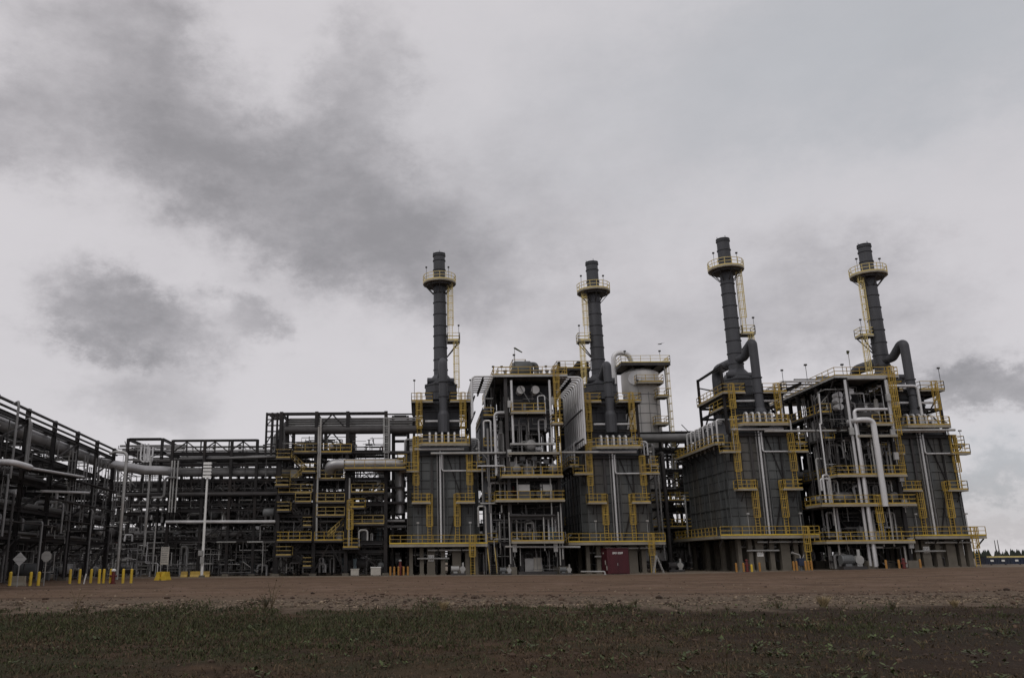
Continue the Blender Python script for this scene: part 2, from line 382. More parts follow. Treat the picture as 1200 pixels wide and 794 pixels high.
# ------------------------------------------------------------------ ground
def ground_mat():
    mt = bpy.data.materials.new('ground'); mt.use_nodes = True; t = mt.node_tree; b = t.nodes['Principled BSDF']; M['ground'] = mt
    b.inputs['Roughness'].default_value = .95; b.inputs['Specular IOR Level'].default_value = .1
    geo = t.nodes.new('ShaderNodeNewGeometry'); sp = t.nodes.new('ShaderNodeSeparateXYZ'); t.links.new(geo.outputs['Position'], sp.inputs[0])
    def nz(scale, det=7, ro=.6, sx=1.):
        mp = t.nodes.new('ShaderNodeMapping'); t.links.new(geo.outputs['Position'], mp.inputs[0]); mp.inputs['Scale'].default_value = (sx, 1, 1)
        n = t.nodes.new('ShaderNodeTexNoise'); n.inputs['Scale'].default_value = scale; n.inputs['Detail'].default_value = det; n.inputs['Roughness'].default_value = ro
        t.links.new(mp.outputs[0], n.inputs['Vector']); return n.outputs[0]
    def mth(op, a, b_=None):
        n = t.nodes.new('ShaderNodeMath'); n.operation = op
        for i, v in enumerate((a, b_)):
            if v is None: continue
            if isinstance(v, (int, float)): n.inputs[i].default_value = v
            else: t.links.new(v, n.inputs[i])
        return n.outputs[0]
    def step(v, a, b_):
        n = t.nodes.new('ShaderNodeMapRange'); n.interpolation_type = 'SMOOTHSTEP'; t.links.new(v, n.inputs[0]); n.inputs[1].default_value = a; n.inputs[2].default_value = b_; return n.outputs[0]
    def mix(f, a, b_):
        n = t.nodes.new('ShaderNodeMix'); n.data_type = 'RGBA'
        if isinstance(f, (int, float)): n.inputs[0].default_value = f
        else: t.links.new(f, n.inputs[0])
        for k, v in (('A', a), ('B', b_)):
            if isinstance(v, tuple): n.inputs[k].default_value = v + (1,)
            else: t.links.new(v, n.inputs[k])
        return n.outputs['Result']
    big = nz(.22, 6); mid = nz(1.3, 7, .65); fine = nz(9, 6, .7); lane = nz(.35, 5, .6, .06)
    soil = mix(step(mid, .35, .65), (.034, .022, .015), (.072, .046, .029))
    soil = mix(step(big, .42, .62), soil, (.034, .031, .016))
    dark = step(mth('ADD', sp.outputs[0], mth('MULTIPLY', mth('SUBTRACT', nz(.3, 4), .5), 14.0)), 3.0, 10.0)
    soil = mix(mth('MULTIPLY', dark, .75), soil, (.024, .0165, .012))
    soil = mix(step(fine, .55, .75), soil, (.085, .062, .040))
    grav = mix(step(fine, .3, .7), (.075, .055, .040), (.175, .135, .100))
    grav = mix(step(mid, .5, .7), grav, (.050, .036, .027))
    road = mix(step(mid, .3, .72), (.100, .064, .043), (.160, .111, .077))
    road = mix(step(lane, .48, .66), road, (.078, .051, .036))
    road = mix(step(big, .5, .68), road, (.160, .108, .080))
    road = mix(mth('MULTIPLY', step(fine, .55, .8), .5), road, (.21, .165, .13))
    yard = mix(step(mid, .3, .7), (.15, .122, .095), (.22, .182, .142))
    yw = mth('ADD', sp.outputs[1], mth('MULTIPLY', mth('SUBTRACT', nz(.45, 6, .65), .5), 9.0))
    c = mix(step(yw, 30.5, 33.5), soil, grav)
    c = mix(step(yw, 38.0, 47.0), c, road)
    c = mix(step(yw, 97, 103), c, yard)
    t.links.new(c, b.inputs['Base Color'])
    bp = t.nodes.new('ShaderNodeBump'); bp.inputs['Strength'].default_value = .9; bp.inputs['Distance'].default_value = .10
    t.links.new(mth('ADD', mid, mth('MULTIPLY', fine, .5)), bp.inputs['Height']); t.links.new(bp.outputs[0], b.inputs['Normal'])
ground_mat()
def hsh(x, y):
    v = 0
    for a, fx, fy, p in ((.06, .31, .43, 0), (.04, .9, .7, 2), (.03, 1.7, 2.1, 1), (.02, 3.1, 2.7, 4)): v += a * math.sin(fx * x + p + 1.3 * math.sin(fy * y * .6)) * math.cos(fy * y + p * 2)
    return v
def ground_z(x, y):
    z = gz(x, y)
    near = min(1, max(0, (36 - y) / 5.))
    z += hsh(x, y) * (.35 + .65 * near) * min(1, max(0, (95 - y) / 40.))
    # the verge drops a little from the gravel to the grass
    k = min(1, max(0, (34.5 - y) / 6.)); z -= .16 * k * k * (3 - 2 * k)
    # low windrow of loose gravel along the road edge
    z += .22 * math.exp(-((y - 36.5 - .8 * math.sin(x * .21)) / 1.4) ** 2) * (.55 + .45 * math.sin(x * .5 + 1) * math.cos(x * 1.3))
    z += .18 * math.exp(-((y - 42.5 - 1.2 * math.sin(x * .13 + 2)) / 1.0) ** 2) * max(0, math.sin(x * .17 + 2.6)) * (.7 + .3 * math.sin(x * 2.1))
    # shallow wheel ruts along the road
    for yr in (52., 54., 62., 64.3): z -= .05 * math.exp(-((y - yr - 1.0 * math.sin(x * .06)) / .45) ** 2)
    return z
def grid_ground():
    xs = [-3000, -1200, -500, -200, -120] + [-80 + k * 1.0 for k in range(161)] + [120, 200, 500, 1200, 3000]
    ys = [-300, -60, -10, 0, 4, 7] + [8 + k * .4 for k in range(145)] + [66 + k * 2.5 for k in range(30)] + [150, 200, 300, 600, 1200, 2500, 4500]
    vs = [(x, y, ground_z(x, y)) for y in ys for x in xs]; n = len(xs)
    fs = [(j * n + i, j * n + i + 1, (j + 1) * n + i + 1, (j + 1) * n + i) for j in range(len(ys) - 1) for i in range(n - 1)]
    b = MB(); b.add(vs, fs); o = b.build('ground', 'ground', None, True); o['kind'] = 'structure'
    return o
grid_ground()

# ------------------------------------------------------------------ steam generators and their chimneys
def casing_mesh(x0, x1, y0, y1, z0, z1, ch=.7):
    b = MB(); b.cur = 1
    poly = [(x0 + ch, y0), (x1 - ch, y0), (x1, y0 + ch), (x1, y1), (x0, y1), (x0, y0 + ch)]
    b.prism(poly, z0, z1); b.cur = 0
    rows = max(2, round((z1 - z0) / 1.15)); rh = (z1 - z0) / rows
    for i in range(len(poly)):
        p, q = Vector((*poly[i], 0)), Vector((*poly[(i + 1) % len(poly)], 0)); d = q - p; ln = d.length; d.normalize(); nrm = Vector((d.y, -d.x, 0))
        n = max(1, round(ln / 1.02)); cw = ln / n
        for k in range(n):
            for j in range(rows):
                a = p + d * (k * cw + .045); c = p + d * ((k + 1) * cw - .045)
                za, zb = z0 + j * rh + .045, z0 + (j + 1) * rh - .045
                o = nrm * .05
                vs = [a + Vector((0, 0, za)), c + Vector((0, 0, za)), c + Vector((0, 0, zb)), a + Vector((0, 0, zb))]
                vs = [v - nrm * .01 for v in vs] + [v + o for v in vs]
                b.add(vs, [(4, 5, 6, 7), (0, 1, 5, 4), (1, 2, 6, 5), (2, 3, 7, 6), (3, 0, 4, 7)])
        for j in range(1, rows, 2):     # horizontal channel stiffeners
            z = z0 + j * rh
            b.beam(p + nrm * .09 + Vector((0, 0, z)), q + nrm * .09 + Vector((0, 0, z)), .14, .10)
        for k in range(0, n + 1, 2):
            a = p + d * (k * cw) + nrm * .10
            b.beam(a + Vector((0, 0, z0)), a + Vector((0, 0, z1)), .11, .11)
    return b
def number_plate(parent, x, y, z, w_=.55, seed=1):
    b = MB(); b.cur = 0; b.box(x - w_ / 2, x + w_ / 2, y - .03, y, z - w_ / 2, z + w_ / 2)
    b.cur = 1; rn = random.Random(seed)
    for r_ in range(2):
        for k in range(3):
            xx = x - w_ * .3 + k * w_ * .3; zz = z + w_ * (.2 - .4 * r_)
            b.box(xx - w_ * .10, xx - w_ * .06, y - .036, y - .031, zz - .09, zz + .09)
            if rn.random() < .8: b.box(xx - w_ * .05, xx + w_ * .06, y - .036, y - .031, zz + .05, zz + .09)
            if rn.random() < .6: b.box(xx - w_ * .05, xx + w_ * .06, y - .036, y - .031, zz - .09, zz - .05)
    return b.build('number_plate', ['white', 'black'], parent)

def generator(label, cx, yf, zl, zu, wd, D=18., tall=(0, 0)):
    g = gz(cx, yf); hw = wd / 2
    t = thing('steam_generator', label, 'steam generator', (cx, yf, g), 'steam generators of the plant')
    casing_mesh(cx - hw, cx + hw, yf, yf + D, zl + .1, zu - 1.1).build('casing', ['casing', 'seam'], t)
    # concrete piers
    for row, yy in enumerate((yf + .35, yf + 6, yf + 12, yf + 17.5)):
        for k, (u, pw) in enumerate(((-.92, .45), (-.62, .5), (-.36, 1.0), (-.02, .55), (.36, 1.1), (.66, .55), (.90, .55))):
            b = MB(); x = cx + u * hw; b.box(x - pw / 2, x + pw / 2, yy - .35, yy + .35, g - .3, zl - .45)
            b.box(x - pw / 2 - .12, x + pw / 2 + .12, yy - .45, yy + .45, g - .3, g + .12)
            p = b.build('pier', 'concrete', t)
            if row == 0 and k == 2: number_plate(p, x, yy - .36, g + 2.05, .75, int(cx))
    b = MB()
    for yy in (yf + .35, yf + 6, yf + 12, yf + 17.5): b.ibeam((cx - hw, yy, zl - .22), (cx + hw, yy, zl - .22), .3, .45)
    for k in range(7): b.ibeam((cx - hw + wd * k / 6, yf + .6, zl - .10), (cx - hw + wd * k / 6, yf + D, zl - .10), .2, .36)
    b.build('floor_beam', 'steel', t)
    # pipes under the floor
    for (za, xa, xb, yy, r_) in ((zl - .75, -.45, .9, -.55, .12), (zl - 1.75, -.75, .15, -.3, .11), (zl - 1.3, -.95, .2, .9, .09), (zl - 1.0, -.2, 1.0, 1.6, .1)):
        MB().tube([(cx + xa * hw, yf + yy, za), (cx + xb * hw, yf + yy, za)], r_).build('pipe', 'galv', t, True)
    for k in range(5):
        x = cx + (-.8 + .4 * k) * hw; MB().pipe([(x, yf + 2.5 + k % 2, zl - .5), (x, yf + 2.5 + k % 2, g + 1.1), (x + .9, yf + 2.5 + k % 2, g + 1.1), (x + .9, yf + 2.5 + k % 2, g)], .10).build('pipe', 'silver_dull', t, True)
    # lower walkway: front and both sides
    fx0, fx1 = cx - hw - 2.3, cx + hw + .95
    platform(t, fx0, fx1, yf - 1.45, yf - .12, zl, 'F', .34)
    d = platform(t, fx0, cx - hw - .22, yf - .10, yf + D, zl, 'LB', .34)
    d = platform(t, cx + hw + .22, fx1, yf - .10, yf + D, zl, 'RB', .34)
    b = MB(); b.box(fx0, fx1, yf - 1.53, yf - 1.485, zl + .02, zl + .17); b.build('kick_plate', 'yellow_bright', t)
    for k in range(5):
        x = fx0 + .3 + (fx1 - fx0 - .6) * k / 4; b = MB(); b.beam((x, yf - 1.3, zl - .36), (x, yf + .2, zl - 1.3), .12); b.build('bracket', 'steel_mid', t)
    # upper walkway, front, with chamfered ends, and the side walkways 2.2 m lower
    b = MB(); ux = hw * .78; yb = yf - 1.7
    poly = [(cx - ux, yf - .3), (cx - ux + .9, yb), (cx + ux - .4, yb), (cx + ux, yb + .5), (cx + ux, yf + .5), (cx - ux, yf + .5)]
    b.prism(poly, zu - .06, zu); d = b.build('platform', 'grating', t)
    e = MB()
    for i in range(4): e.beam((*poly[i], zu - .14), (*poly[i + 1], zu - .14), .07, .32)
    e.build('edge_channel', 'fascia', d)
    railing([(*p, zu) for p in poly[:5]]).build('railing', 'yellow', d)
    zs = zu - 2.2
    for sg in (-1, 1):
        xa, xb = sorted((cx + sg * (hw + .15), cx + sg * (hw + 1.35)))
        platform(t, xa, xb, yf + .2, yf + D - 1, zs, 'L' * (sg < 0) + 'R' * (sg > 0) + 'FB', .25)
        for k in range(6):
            b = MB(); b.beam((cx + sg * (hw + 1.2), yf + .6 + k * 3.2, zs - .25), (cx + sg * (hw + .05), yf + .6 + k * 3.2, zs - 1.3), .1); b.build('bracket', 'steel', t)
        # row of riser pipes with bends over the casing
        for k in range(8):
            y = yf + 1.6 + k * 1.75; x = cx + sg * (hw + .40)
            MB().pipe([(x, y, zs - .5), (x, y, zu + 1.0), (cx + sg * (hw * .42), y, zu + 1.0 )], .125, .4).build('riser_pipe', 'silver', t, True)
        for k in range(7):
            b = MB(); y = yf + 2.4 + k * 1.75; x = cx + sg * (hw + .45)
            b.tube([(x, y, zs + .1), (x, y, zs + .95)], .14, 8); b.tube([(x - .28, y, zs + .55), (x + .28, y, zs + .55)], .11, 8); b.tube([(x, y, zs + .95), (x, y, zs + 1.0)], .24, 10)
            b.build('valve', 'steel_mid', t)
        # front group of goosenecks on the upper walkway
    for k in range(5):
        x = cx - hw * .36 + k * hw * .18
        MB().pipe([(x, yf - .55, zu - .2), (x, yf - .55, zu + 1.55), (x, yf + .35, zu + 1.55), (x, yf + .9, zu + .2)], .15, .42).build('riser_pipe', 'silver', t, True)
    MB().tube([(cx - hw * .8, yf - .75, zu - .62), (cx + hw * .62, yf - .75, zu - .62)], .17).build('header_pipe', 'silver', t, True)
    # downcomers in the middle of the front
    for dx, r_ in ((-.70, .09), (-.32, .13), (.10, .08)):
        MB().tube([(cx + dx, yf - .42, zl + .05), (cx + dx, yf - .42, zu - .5)], r_).build('downcomer_pipe', 'silver' if dx == -.32 else 'silver_dull', t, True)
    b = MB(); b.box(cx - 1.55, cx - 1.28, yf - .34, yf - .16, zl + .1, zu - .9); b.build('cable_tray', 'steel_mid', t)
    b = MB()
    zc = (zl + zu) / 2
    b.beam((cx + .6, yf - .2, zl + .3), (cx + 2.2, yf - .2, zc), .12); b.beam((cx + .6, yf - .2, zu - 1.3), (cx + 2.2, yf - .2, zc), .12)
    b.beam((cx + 2.25, yf - .2, zl + .2), (cx + 2.25, yf - .2, zu - 1), .14)
    b.build('brace', 'steel', t)
    MB().pipe([(cx + hw * .98, yf - .6, zu - 3.4), (cx - hw * .02, yf - .6, zu - 3.4), (cx - hw * .02, yf - .6, zu - 1.0)], .10, .3).build('pipe', 'silver', t, True)
    b = MB(); b.ibeam((cx - hw * .95, yf - .45, zu - 1.25), (cx + hw * 1.0, yf - .45, zu - 1.25), .3, .4)
    for sg in (-1, 1): b.ibeam((cx + sg * hw * .93, yf - .45, zu - 4.5), (cx + sg * hw * .93, yf - .45, zu - 1.4), .25, .3)
    b.build('beam', 'steel', t)
    # ladders with landings: deck -> landing -> upper walkway, mirrored
    zm = zl + (zu - zl) * .41
    for sg in (-1, 1):
        x1, x2 = cx + sg * 3.45, cx + sg * 1.75
        xa, xb = sorted((x2 - sg * .15, x1 + sg * .55))
        platform(t, xa, xb, yf - 1.35, yf - .15, zm, 'FLR', .2)
        ladder(t, x2, yf - .75, zl, zm, (0, -1)); ladder(t, x1, yf - .75, zm, zu - (0.05 if sg < 0 else 2.2), (0, -1))
        xa, xb = sorted((cx + sg * (hw * .70), cx + sg * (hw + 1.0)))
        platform(t, xa, xb, yf - 1.15, yf - .17, zu - 3.4, 'F' + ('L' if sg < 0 else 'R'), .2)
        b = MB(); b.beam((cx + sg * 3.2, yf - 1.2, zm - .2), (cx + sg * 3.2, yf - .1, zm - 1.4), .1); b.build('bracket', 'steel_mid', t)
    ladder(t, cx + hw * .78, yf - 1.95, g, zl, (0, -1))
    # floodlights on short poles
    for u, zz in ((-.72, zl), (.74, zl), (-.9, zu - 3.3), (.98, zu - 3.3)):
        b = MB(); x = cx + u * hw; b.tube([(x, yf - 1.42, zz), (x, yf - 1.42, zz + 2.5)], .035, 6); b.box(x - .16, x + .16, yf - 1.6, yf - 1.36, zz + 2.5, zz + 2.68)
        b.build('floodlight', 'galv', t)
    # convection section on top: sloped hopper roof, duct box, support frame, access decks
    b = MB(); yc = yf + 5.6
    def ring(hx, y0, y1, z): return [(cx - hx, y0, z), (cx + hx, y0, z), (cx + hx, y1, z), (cx - hx, y1, z)]
    a = ring(hw - .4, yf + .9, yf + D - 1, zu - 1.0) + ring(2.7, yf + 1.6, yf + 10, zu + 1.2)
    b.add(a, [(4, 5, 6, 7), (0, 1, 5, 4), (1, 2, 6, 5), (2, 3, 7, 6), (3, 0, 4, 7)])
    b.build('hopper', 'stack', t)
    zt = 24.6 + g * .5
    b = MB(); b.box(cx - 2.35, cx + 2.35, yf + 2.1, yf + 9.2, zu + 1.0, zt - 2.1)
    for k in range(6):
        x = cx - 2.35 + k * .94; b.box(x - .07, x + .07, yf + 1.96, yf + 2.09, zu + 1.0, zt - 2.1)
    for k in range(5):
        z = zu + 1.3 + (zt - 3.6 - zu) * k / 4
        b.box(cx - 2.5, cx + 2.5, yf + 1.9, yf + 1.955, z - .1, z + .1)
        for sg in (-1, 1): b.box(min(cx + sg * 2.355, cx + sg * 2.5), max(cx + sg * 2.355, cx + sg * 2.5), yf + 2.1, yf + 9.2, z - .1, z + .1)
    b.build('convection_box', 'stack', t)
    for sx in (-1, 1):
        for yy in (yf + .9, yf + 10.2):
            b = MB(); b.ibeam((cx + sx * 3.7, yy, zu - 1), (cx + sx * 3.7, yy, zt + .4 + tall[sx > 0]), .3, .3); b.build('column', 'steel', t)
    b = MB()
    for sx in (-1, 1):
        if tall[sx > 0] > -1: b.ibeam((cx + sx * 3.7, yf + .9, zt + .2 + tall[sx > 0]), (cx + sx * 3.7, yf + 10.2, zt + .2 + tall[sx > 0]), .2, .3)
        if tall[sx > 0] > 0: b.beam((cx + sx * 3.7, yf + .9, zt + .2 + tall[sx > 0]), (cx + sx * 2.2, yf + 2.5, zt + .2 + tall[sx > 0]), .16); b.beam((cx + sx * 3.7, yf + .9, zt - 2.4), (cx + sx * 3.7, yf + 10.2, zt + .1), .16)
    for z in (zu + 2.4, zt - 2.9):
        b.ibeam((cx - 3.7, yf + .9, z), (cx + 3.7, yf + .9, z), .2, .3)
        b.ibeam((cx - 3.7, yf + 10.2, z), (cx + 3.7, yf + 10.2, z), .2, .3)
        for sx in (-1, 1): b.ibeam((cx + sx * 3.7, yf + .9, z), (cx + sx * 3.7, yf + 10.2, z), .2, .3)
    for sx in (-1, 1):
        b.beam((cx + sx * 3.7, yf + .9, zu), (cx + sx * 3.7, yf + 5.5, zt - 3), .16); b.beam((cx + sx * 3.7, yf + 10.2, zu), (cx + sx * 3.7, yf + 5.5, zt - 3), .16)
        b.beam((cx + sx * 3.7, yf + .9, zt - 3), (cx + sx * 2.4, yf + .9, zu + 2.4), .14)
    b.build('frame', 'steel', t)
    platform(t, cx - 4.0, cx - 1.15, yf + .2, yf + 2.0, zt - 2.4, 'FLR', .22)
    platform(t, cx + 1.15, cx + 4.2, yf + .2, yf + 2.0, zt - 2.4, 'FLR', .22)
    platform(t, cx - 4.0, cx - 2.5, yf + 2.02, yf + 10.5, zt - 2.4, 'LB', .22)
    platform(t, cx + 2.5, cx + 4.2, yf + 2.02, yf + 10.5, zt - 2.4, 'RB', .22)
    platform(t, cx - 3.9, cx - 2.5, yf + 1.2, yf + 6.0, zu + 2.6, 'LF', .2)
    ladder(t, cx - 3.0, yf + .1, zu, zt - 2.4, (0, -1)); ladder(t, cx + 2.8, yf + .1, zu, zt - 2.4, (0, -1))
    for dx in (-3.6, 3.9):
        b = MB(); b.tube([(cx + dx, yf + .3, zt - 2.4), (cx + dx, yf + .3, zt + .3)], .035, 6); b.box(cx + dx - .15, cx + dx + .15, yf + .2, yf + .4, zt + .3, zt + .5); b.build('floodlight', 'steel_mid', t)
    MB().tube([(cx - 2.2, yf + 1.0, zu + 3.3), (cx + 3.3, yf + 1.0, zu + 3.3)], .16).build('pipe', 'silver', t, True)
    return t

def chimney(label, x, y, zt, ztop, lad, yf, zduct, ddx=.15, zbend=None):
    """dark steel chimney with hood, bypass ducts in front and behind, ring platform and side ladders (lad: +1 right, -1 left)"""
    t = thing('chimney', label, 'chimney', (x, y, zt - 2.0), 'chimneys of the steam generators')
    zh = zt + .2
    b = MB()
    b.tube([(x, y, zh - 2.25), (x, y, zh - .1), (x, y, zh + 1.55)], [2.35, 2.35, .98], 8)
    b.tube([(x, y, zh - .18), (x, y, zh + .02)], 2.46, 8); b.tube([(x, y, zh - 1.2), (x, y, zh - 1.05)], 2.44, 8)
    b.build('hood', 'stack', t)
    b = MB(); b.tube([(x, y, zh + 1.5), (x, y, zh + 7), (x, y, ztop)], [.98, .93, .84], 24)
    b.build('shaft', 'stack', t, True)
    z = zh + 2.2; k = 0
    while z < ztop - .4:
        b = MB(); r_ = .98 - .14 * (z - zh) / (ztop - zh); b.tube([(x, y, z), (x, y, z + .12)], r_ + .09, 24); b.build('band', 'stack', t); z += 1.75 if k % 3 else 1.45; k += 1
    b = MB(); b.tube([(x, y, ztop - .35), (x, y, ztop - .2)], .95, 24); b.tube([(x, y, ztop - .02), (x, y, ztop + .06)], .93, 24)
    for a in (0, 1.6, 3.2, 4.8): b.beam((x + .8 * math.cos(a), y + .8 * math.sin(a), ztop), (x + .8 * math.cos(a), y + .8 * math.sin(a), ztop + .35), .06)
    b.build('rim', 'stack', t)
    # bypass ducts
    r_ = .56
    yfd = yf + .75; zb = zbend or zduct + 1.1; xd = x + ddx
    MB().pipe([(x, y - .3, zduct), (x + ddx * .6, y - 1.9, zduct + .1), (xd, yfd + .9, zb), (xd, yfd, zb), (xd, yfd - .1, zh - 5.2)], r_, .9, 16).build('bypass_duct', 'stack', t, True)
    b = MB(); b.tube([(xd, yfd - .1, zh - 7.4), (xd, yfd - .1, zh - 5.0), (xd, yfd - .1, zh - 4.5)], [.78, .78, .58], 12)
    for zz in (zh - 5.8, zh - 2.6, zh - .6): b.tube([(xd, yfd - .08, zz), (xd, yfd - .08, zz + .1)], .68, 14)
    b.build('duct_sleeve', 'stack', t)
    MB().pipe([(x, y + .3, zduct), (x - .2, y + 7.0, zduct + .3), (x - .2, y + 7.1, zh - 4.4)], r_ * 1.25, 1.4, 16).build('bypass_duct', 'stack', t, True)
    MB().tube([(x - 1.9, y - 1.2, zh + .5), (x + 1.8, y - 1.6, zh + .35)], .42, 12).build('damper_duct', 'stack', t, True)
    # ring platform
    zp = ztop - 4.45; ro = 2.4; n = 16
    def pt(k, rad): a = 2 * math.pi * k / n; return (x + rad * math.cos(a), y + rad * math.sin(a))
    b = MB()
    for k in range(n):
        p = [pt(k, .95), pt(k, ro), pt(k + 1, ro), pt(k + 1, .95)]
        b.add([(*q, zp - .22) for q in p] + [(*q, zp) for q in p], [(0, 1, 2, 3)[::-1], (4, 5, 6, 7), (1, 2, 6, 5), (3, 0, 4, 7)])
    d = b.build('ring_platform', 'fascia', t)
    railing([(*pt(k, ro - .04), zp) for k in range(n)], closed=True, step=.95).build('railing', 'yellow_pale', d)
    b = MB()
    for k in range(0, n, 2): b.beam((*pt(k, ro - .2), zp - .25), (*pt(k, .92), zp - 1.7), .10)
    b.tube([(x, y, zp - .52), (x, y, zp - .26)], 1.9, 16); b.build('bracket', 'steel_mid', d)
    # side landing and ladders
    zm = zh + 6.4
    xa, xb = sorted((x + lad * 1.0, x + lad * 2.75))
    d = platform(t, xa, xb, y - .9, y + .7, zm, 'FBLR', .2, 'yellow_pale')
    b = MB(); b.beam((x + lad * 2.6, y - .8, zm - .2), (x + lad * .9, y - .2, zm - 2.3), .12); b.beam((x + lad * 2.6, y + .5, zm - .2), (x + lad * .9, y + .2, zm - 2.3), .12); b.build('bracket', 'steel_mid', d)
    ladder(t, x + lad * 1.5, y - .5, zm, zp - 1.05, (0, -1), 'yellow_pale'); ladder(t, x + lad * 2.2, y - .5, zh - 2.6, zm - 1.05, (0, -1), 'yellow_pale')
    MB().tube([(x + lad * 1.05, y - .5, zm), (x + lad * 1.05, y - .5, zp)], .06, 6).build('conduit', 'galv', t)
    for (fx, fz) in ((lad * 2.6, zm), (1.3, zp), (-1.9, zp)):
        b = MB(); b.tube([(x + fx, y - 1.0, fz), (x + fx, y - 1.0, fz + 2.0)], .03, 6); b.box(x + fx - .13, x + fx + .13, y - 1.12, y - .9, fz + 2.0, fz + 2.2); b.build('floodlight', 'steel_mid', t)
    return t

G1, G2, G3, G4 = (3.05, 109.), (25.6, 110.), (43.0, 105.), (63.2, 105.)
generator('dark panelled steam generator block with yellow walkways beside the open stair structure', G1[0], G1[1], 3.75, 16.3, 9.0, tall=(-2.7, -2.7))
generator('dark panelled steam generator block right behind the red shed and under the pale round vessel', G2[0], G2[1], 3.85, 15.9, 9.0, tall=(-2.7, -2.7))
generator('dark panelled steam generator block whose long left flank carries a row of silver riser pipes', G3[0], G3[1], 4.4, 18.0, 8.7, tall=(.9, -1.6))
generator('rightmost dark steam generator block standing next to open sky and far trees', G4[0], G4[1], 4.2, 17.6, 8.4, tall=(-1.6, -2.6))
chimney('straight dark chimney furthest left, its ladder on the right side', 3.15, 115, 25.2, 45.0, 1, G1[1], 26.6)
chimney('dark chimney left of the pale round vessel, its yellow ladder on the left', 25.5, 115.5, 25.2, 43.7, -1, G2[1], 26.2)
chimney('tallest looking dark chimney, bent duct on its right and ladder on the right', 42.9, 110, 24.6, 45.0, 1, G3[1], 27.5, .8, AZ(885, 401, 105.7))
chimney('dark chimney furthest right, bent duct on its right and pale ladder on its left', 62.6, 110, 24.2, 44.0, -1, G4[1], 27.3, .85, AZ(1055, 402, 105.7))

# ------------------------------------------------------------------ steel structures
def P_(t, pts, r, m_='silver_dull', bend=None, n=8, name='pipe'): return MB().pipe(pts, r, bend, n).build(name, m_, t, True)
def skew0(x, y): return x
def rack(t, xs, ys, ztop, levels, g=0., cw=.34, skew=skew0, tops=None, mcol='steel', feet=True, zbase=None):
    """steel frame: one H column per grid point, one ring of beams per level"""
    for i, x in enumerate(xs):
        for j, y in enumerate(ys):
            b = MB(); X = skew(x, y); zt = (tops or {}).get((i, j), ztop); z0 = zbase if zbase is not None else g
            b.ibeam((X, y, z0 + .25), (X, y, zt), cw, cw); c = b.build('column', mcol, t)
            if feet and zbase is None:
                f = MB(); f.box(X - .4, X + .4, y - .4, y + .4, g - .2, g + .3); f.build('footing', 'concrete', c)
    for z in levels:
        b = MB()
        for y in ys:
            for i in range(len(xs) - 1): b.ibeam((skew(xs[i], y) + cw * .52, y, z), (skew(xs[i + 1], y) - cw * .52, y, z), .22, .36)
        for x in xs:
            for j in range(len(ys) - 1): b.ibeam((skew(x, ys[j]), ys[j] + cw * .52, z + .004), (skew(x, ys[j + 1]), ys[j + 1] - cw * .52, z + .004), .22, .36)
        b.build('beam', mcol, t)
def brace(t, a, b_, kind='X', w_=.16, m_='steel'):
    """bracing in the upright panel with lower corner a and upper corner b_"""
    a, b_ = Vector(a), Vector(b_); c, d = Vector((b_.x, b_.y, a.z)), Vector((a.x, a.y, b_.z)); b = MB()
    if kind in 'X/': b.beam(a, b_, w_)
    if kind in 'X\\': b.beam(c, d, w_ * .96)
    mid = (d + b_) / 2; low = (a + c) / 2
    if kind == 'A': b.beam(a, mid, w_); b.beam(c, mid, w_)
    if kind == 'V': b.beam(d, low, w_); b.beam(b_, low, w_)
    return b.build('brace', m_, t)
def truss(t, x0, x1, y, z0, z1, n, m_='steel', w_=.16):
    b = MB(); b.ibeam((x0, y, z0), (x1, y, z0), .24, .3); b.ibeam((x0, y, z1), (x1, y, z1), .24, .3)
    for k in range(n + 1): b.beam((x0 + (x1 - x0) * k / n, y, z0 + .15), (x0 + (x1 - x0) * k / n, y, z1 - .15), w_)
    for k in range(n):
        xa, xb = x0 + (x1 - x0) * k / n, x0 + (x1 - x0) * (k + 1) / n
        if k % 2 == 0: b.beam((xa, y, z0 + .15), (xb, y, z1 - .15), w_ * .9)
        else: b.beam((xa, y, z1 - .15), (xb, y, z0 + .15), w_ * .9)
    return b.build('truss', m_, t)
def drum(t, c, ln, r, axis='x', m_='grey_paint', name='drum'):
    b = MB(); c = Vector(c); d = Vector((1, 0, 0)) if axis == 'x' else Vector((0, 1, 0)) if axis == 'y' else Vector((0, 0, 1))
    h = ln / 2
    us = [-h - r * .38, -h - r * .28, -h - r * .12, -h, h, h + r * .12, h + r * .28, h + r * .38]; rs = [r * .08, r * .6, r * .9, r, r, r * .9, r * .6, r * .08]
    b.tube([c + d * u for u in us], rs, 16); o = b.build(name, m_, t, True)
    s = MB()
    if axis != 'z':
        for sg in (-1, 1):
            p = c + d * sg * h * .6
            s.box(p.x - (.15 if axis == 'x' else r * .7), p.x + (.15 if axis == 'x' else r * .7), p.y - (.15 if axis == 'y' else r * .7), p.y + (.15 if axis == 'y' else r * .7), c.z - r - .35, c.z - r * .6)
        s.build('saddle', 'steel_mid', o)
    return o
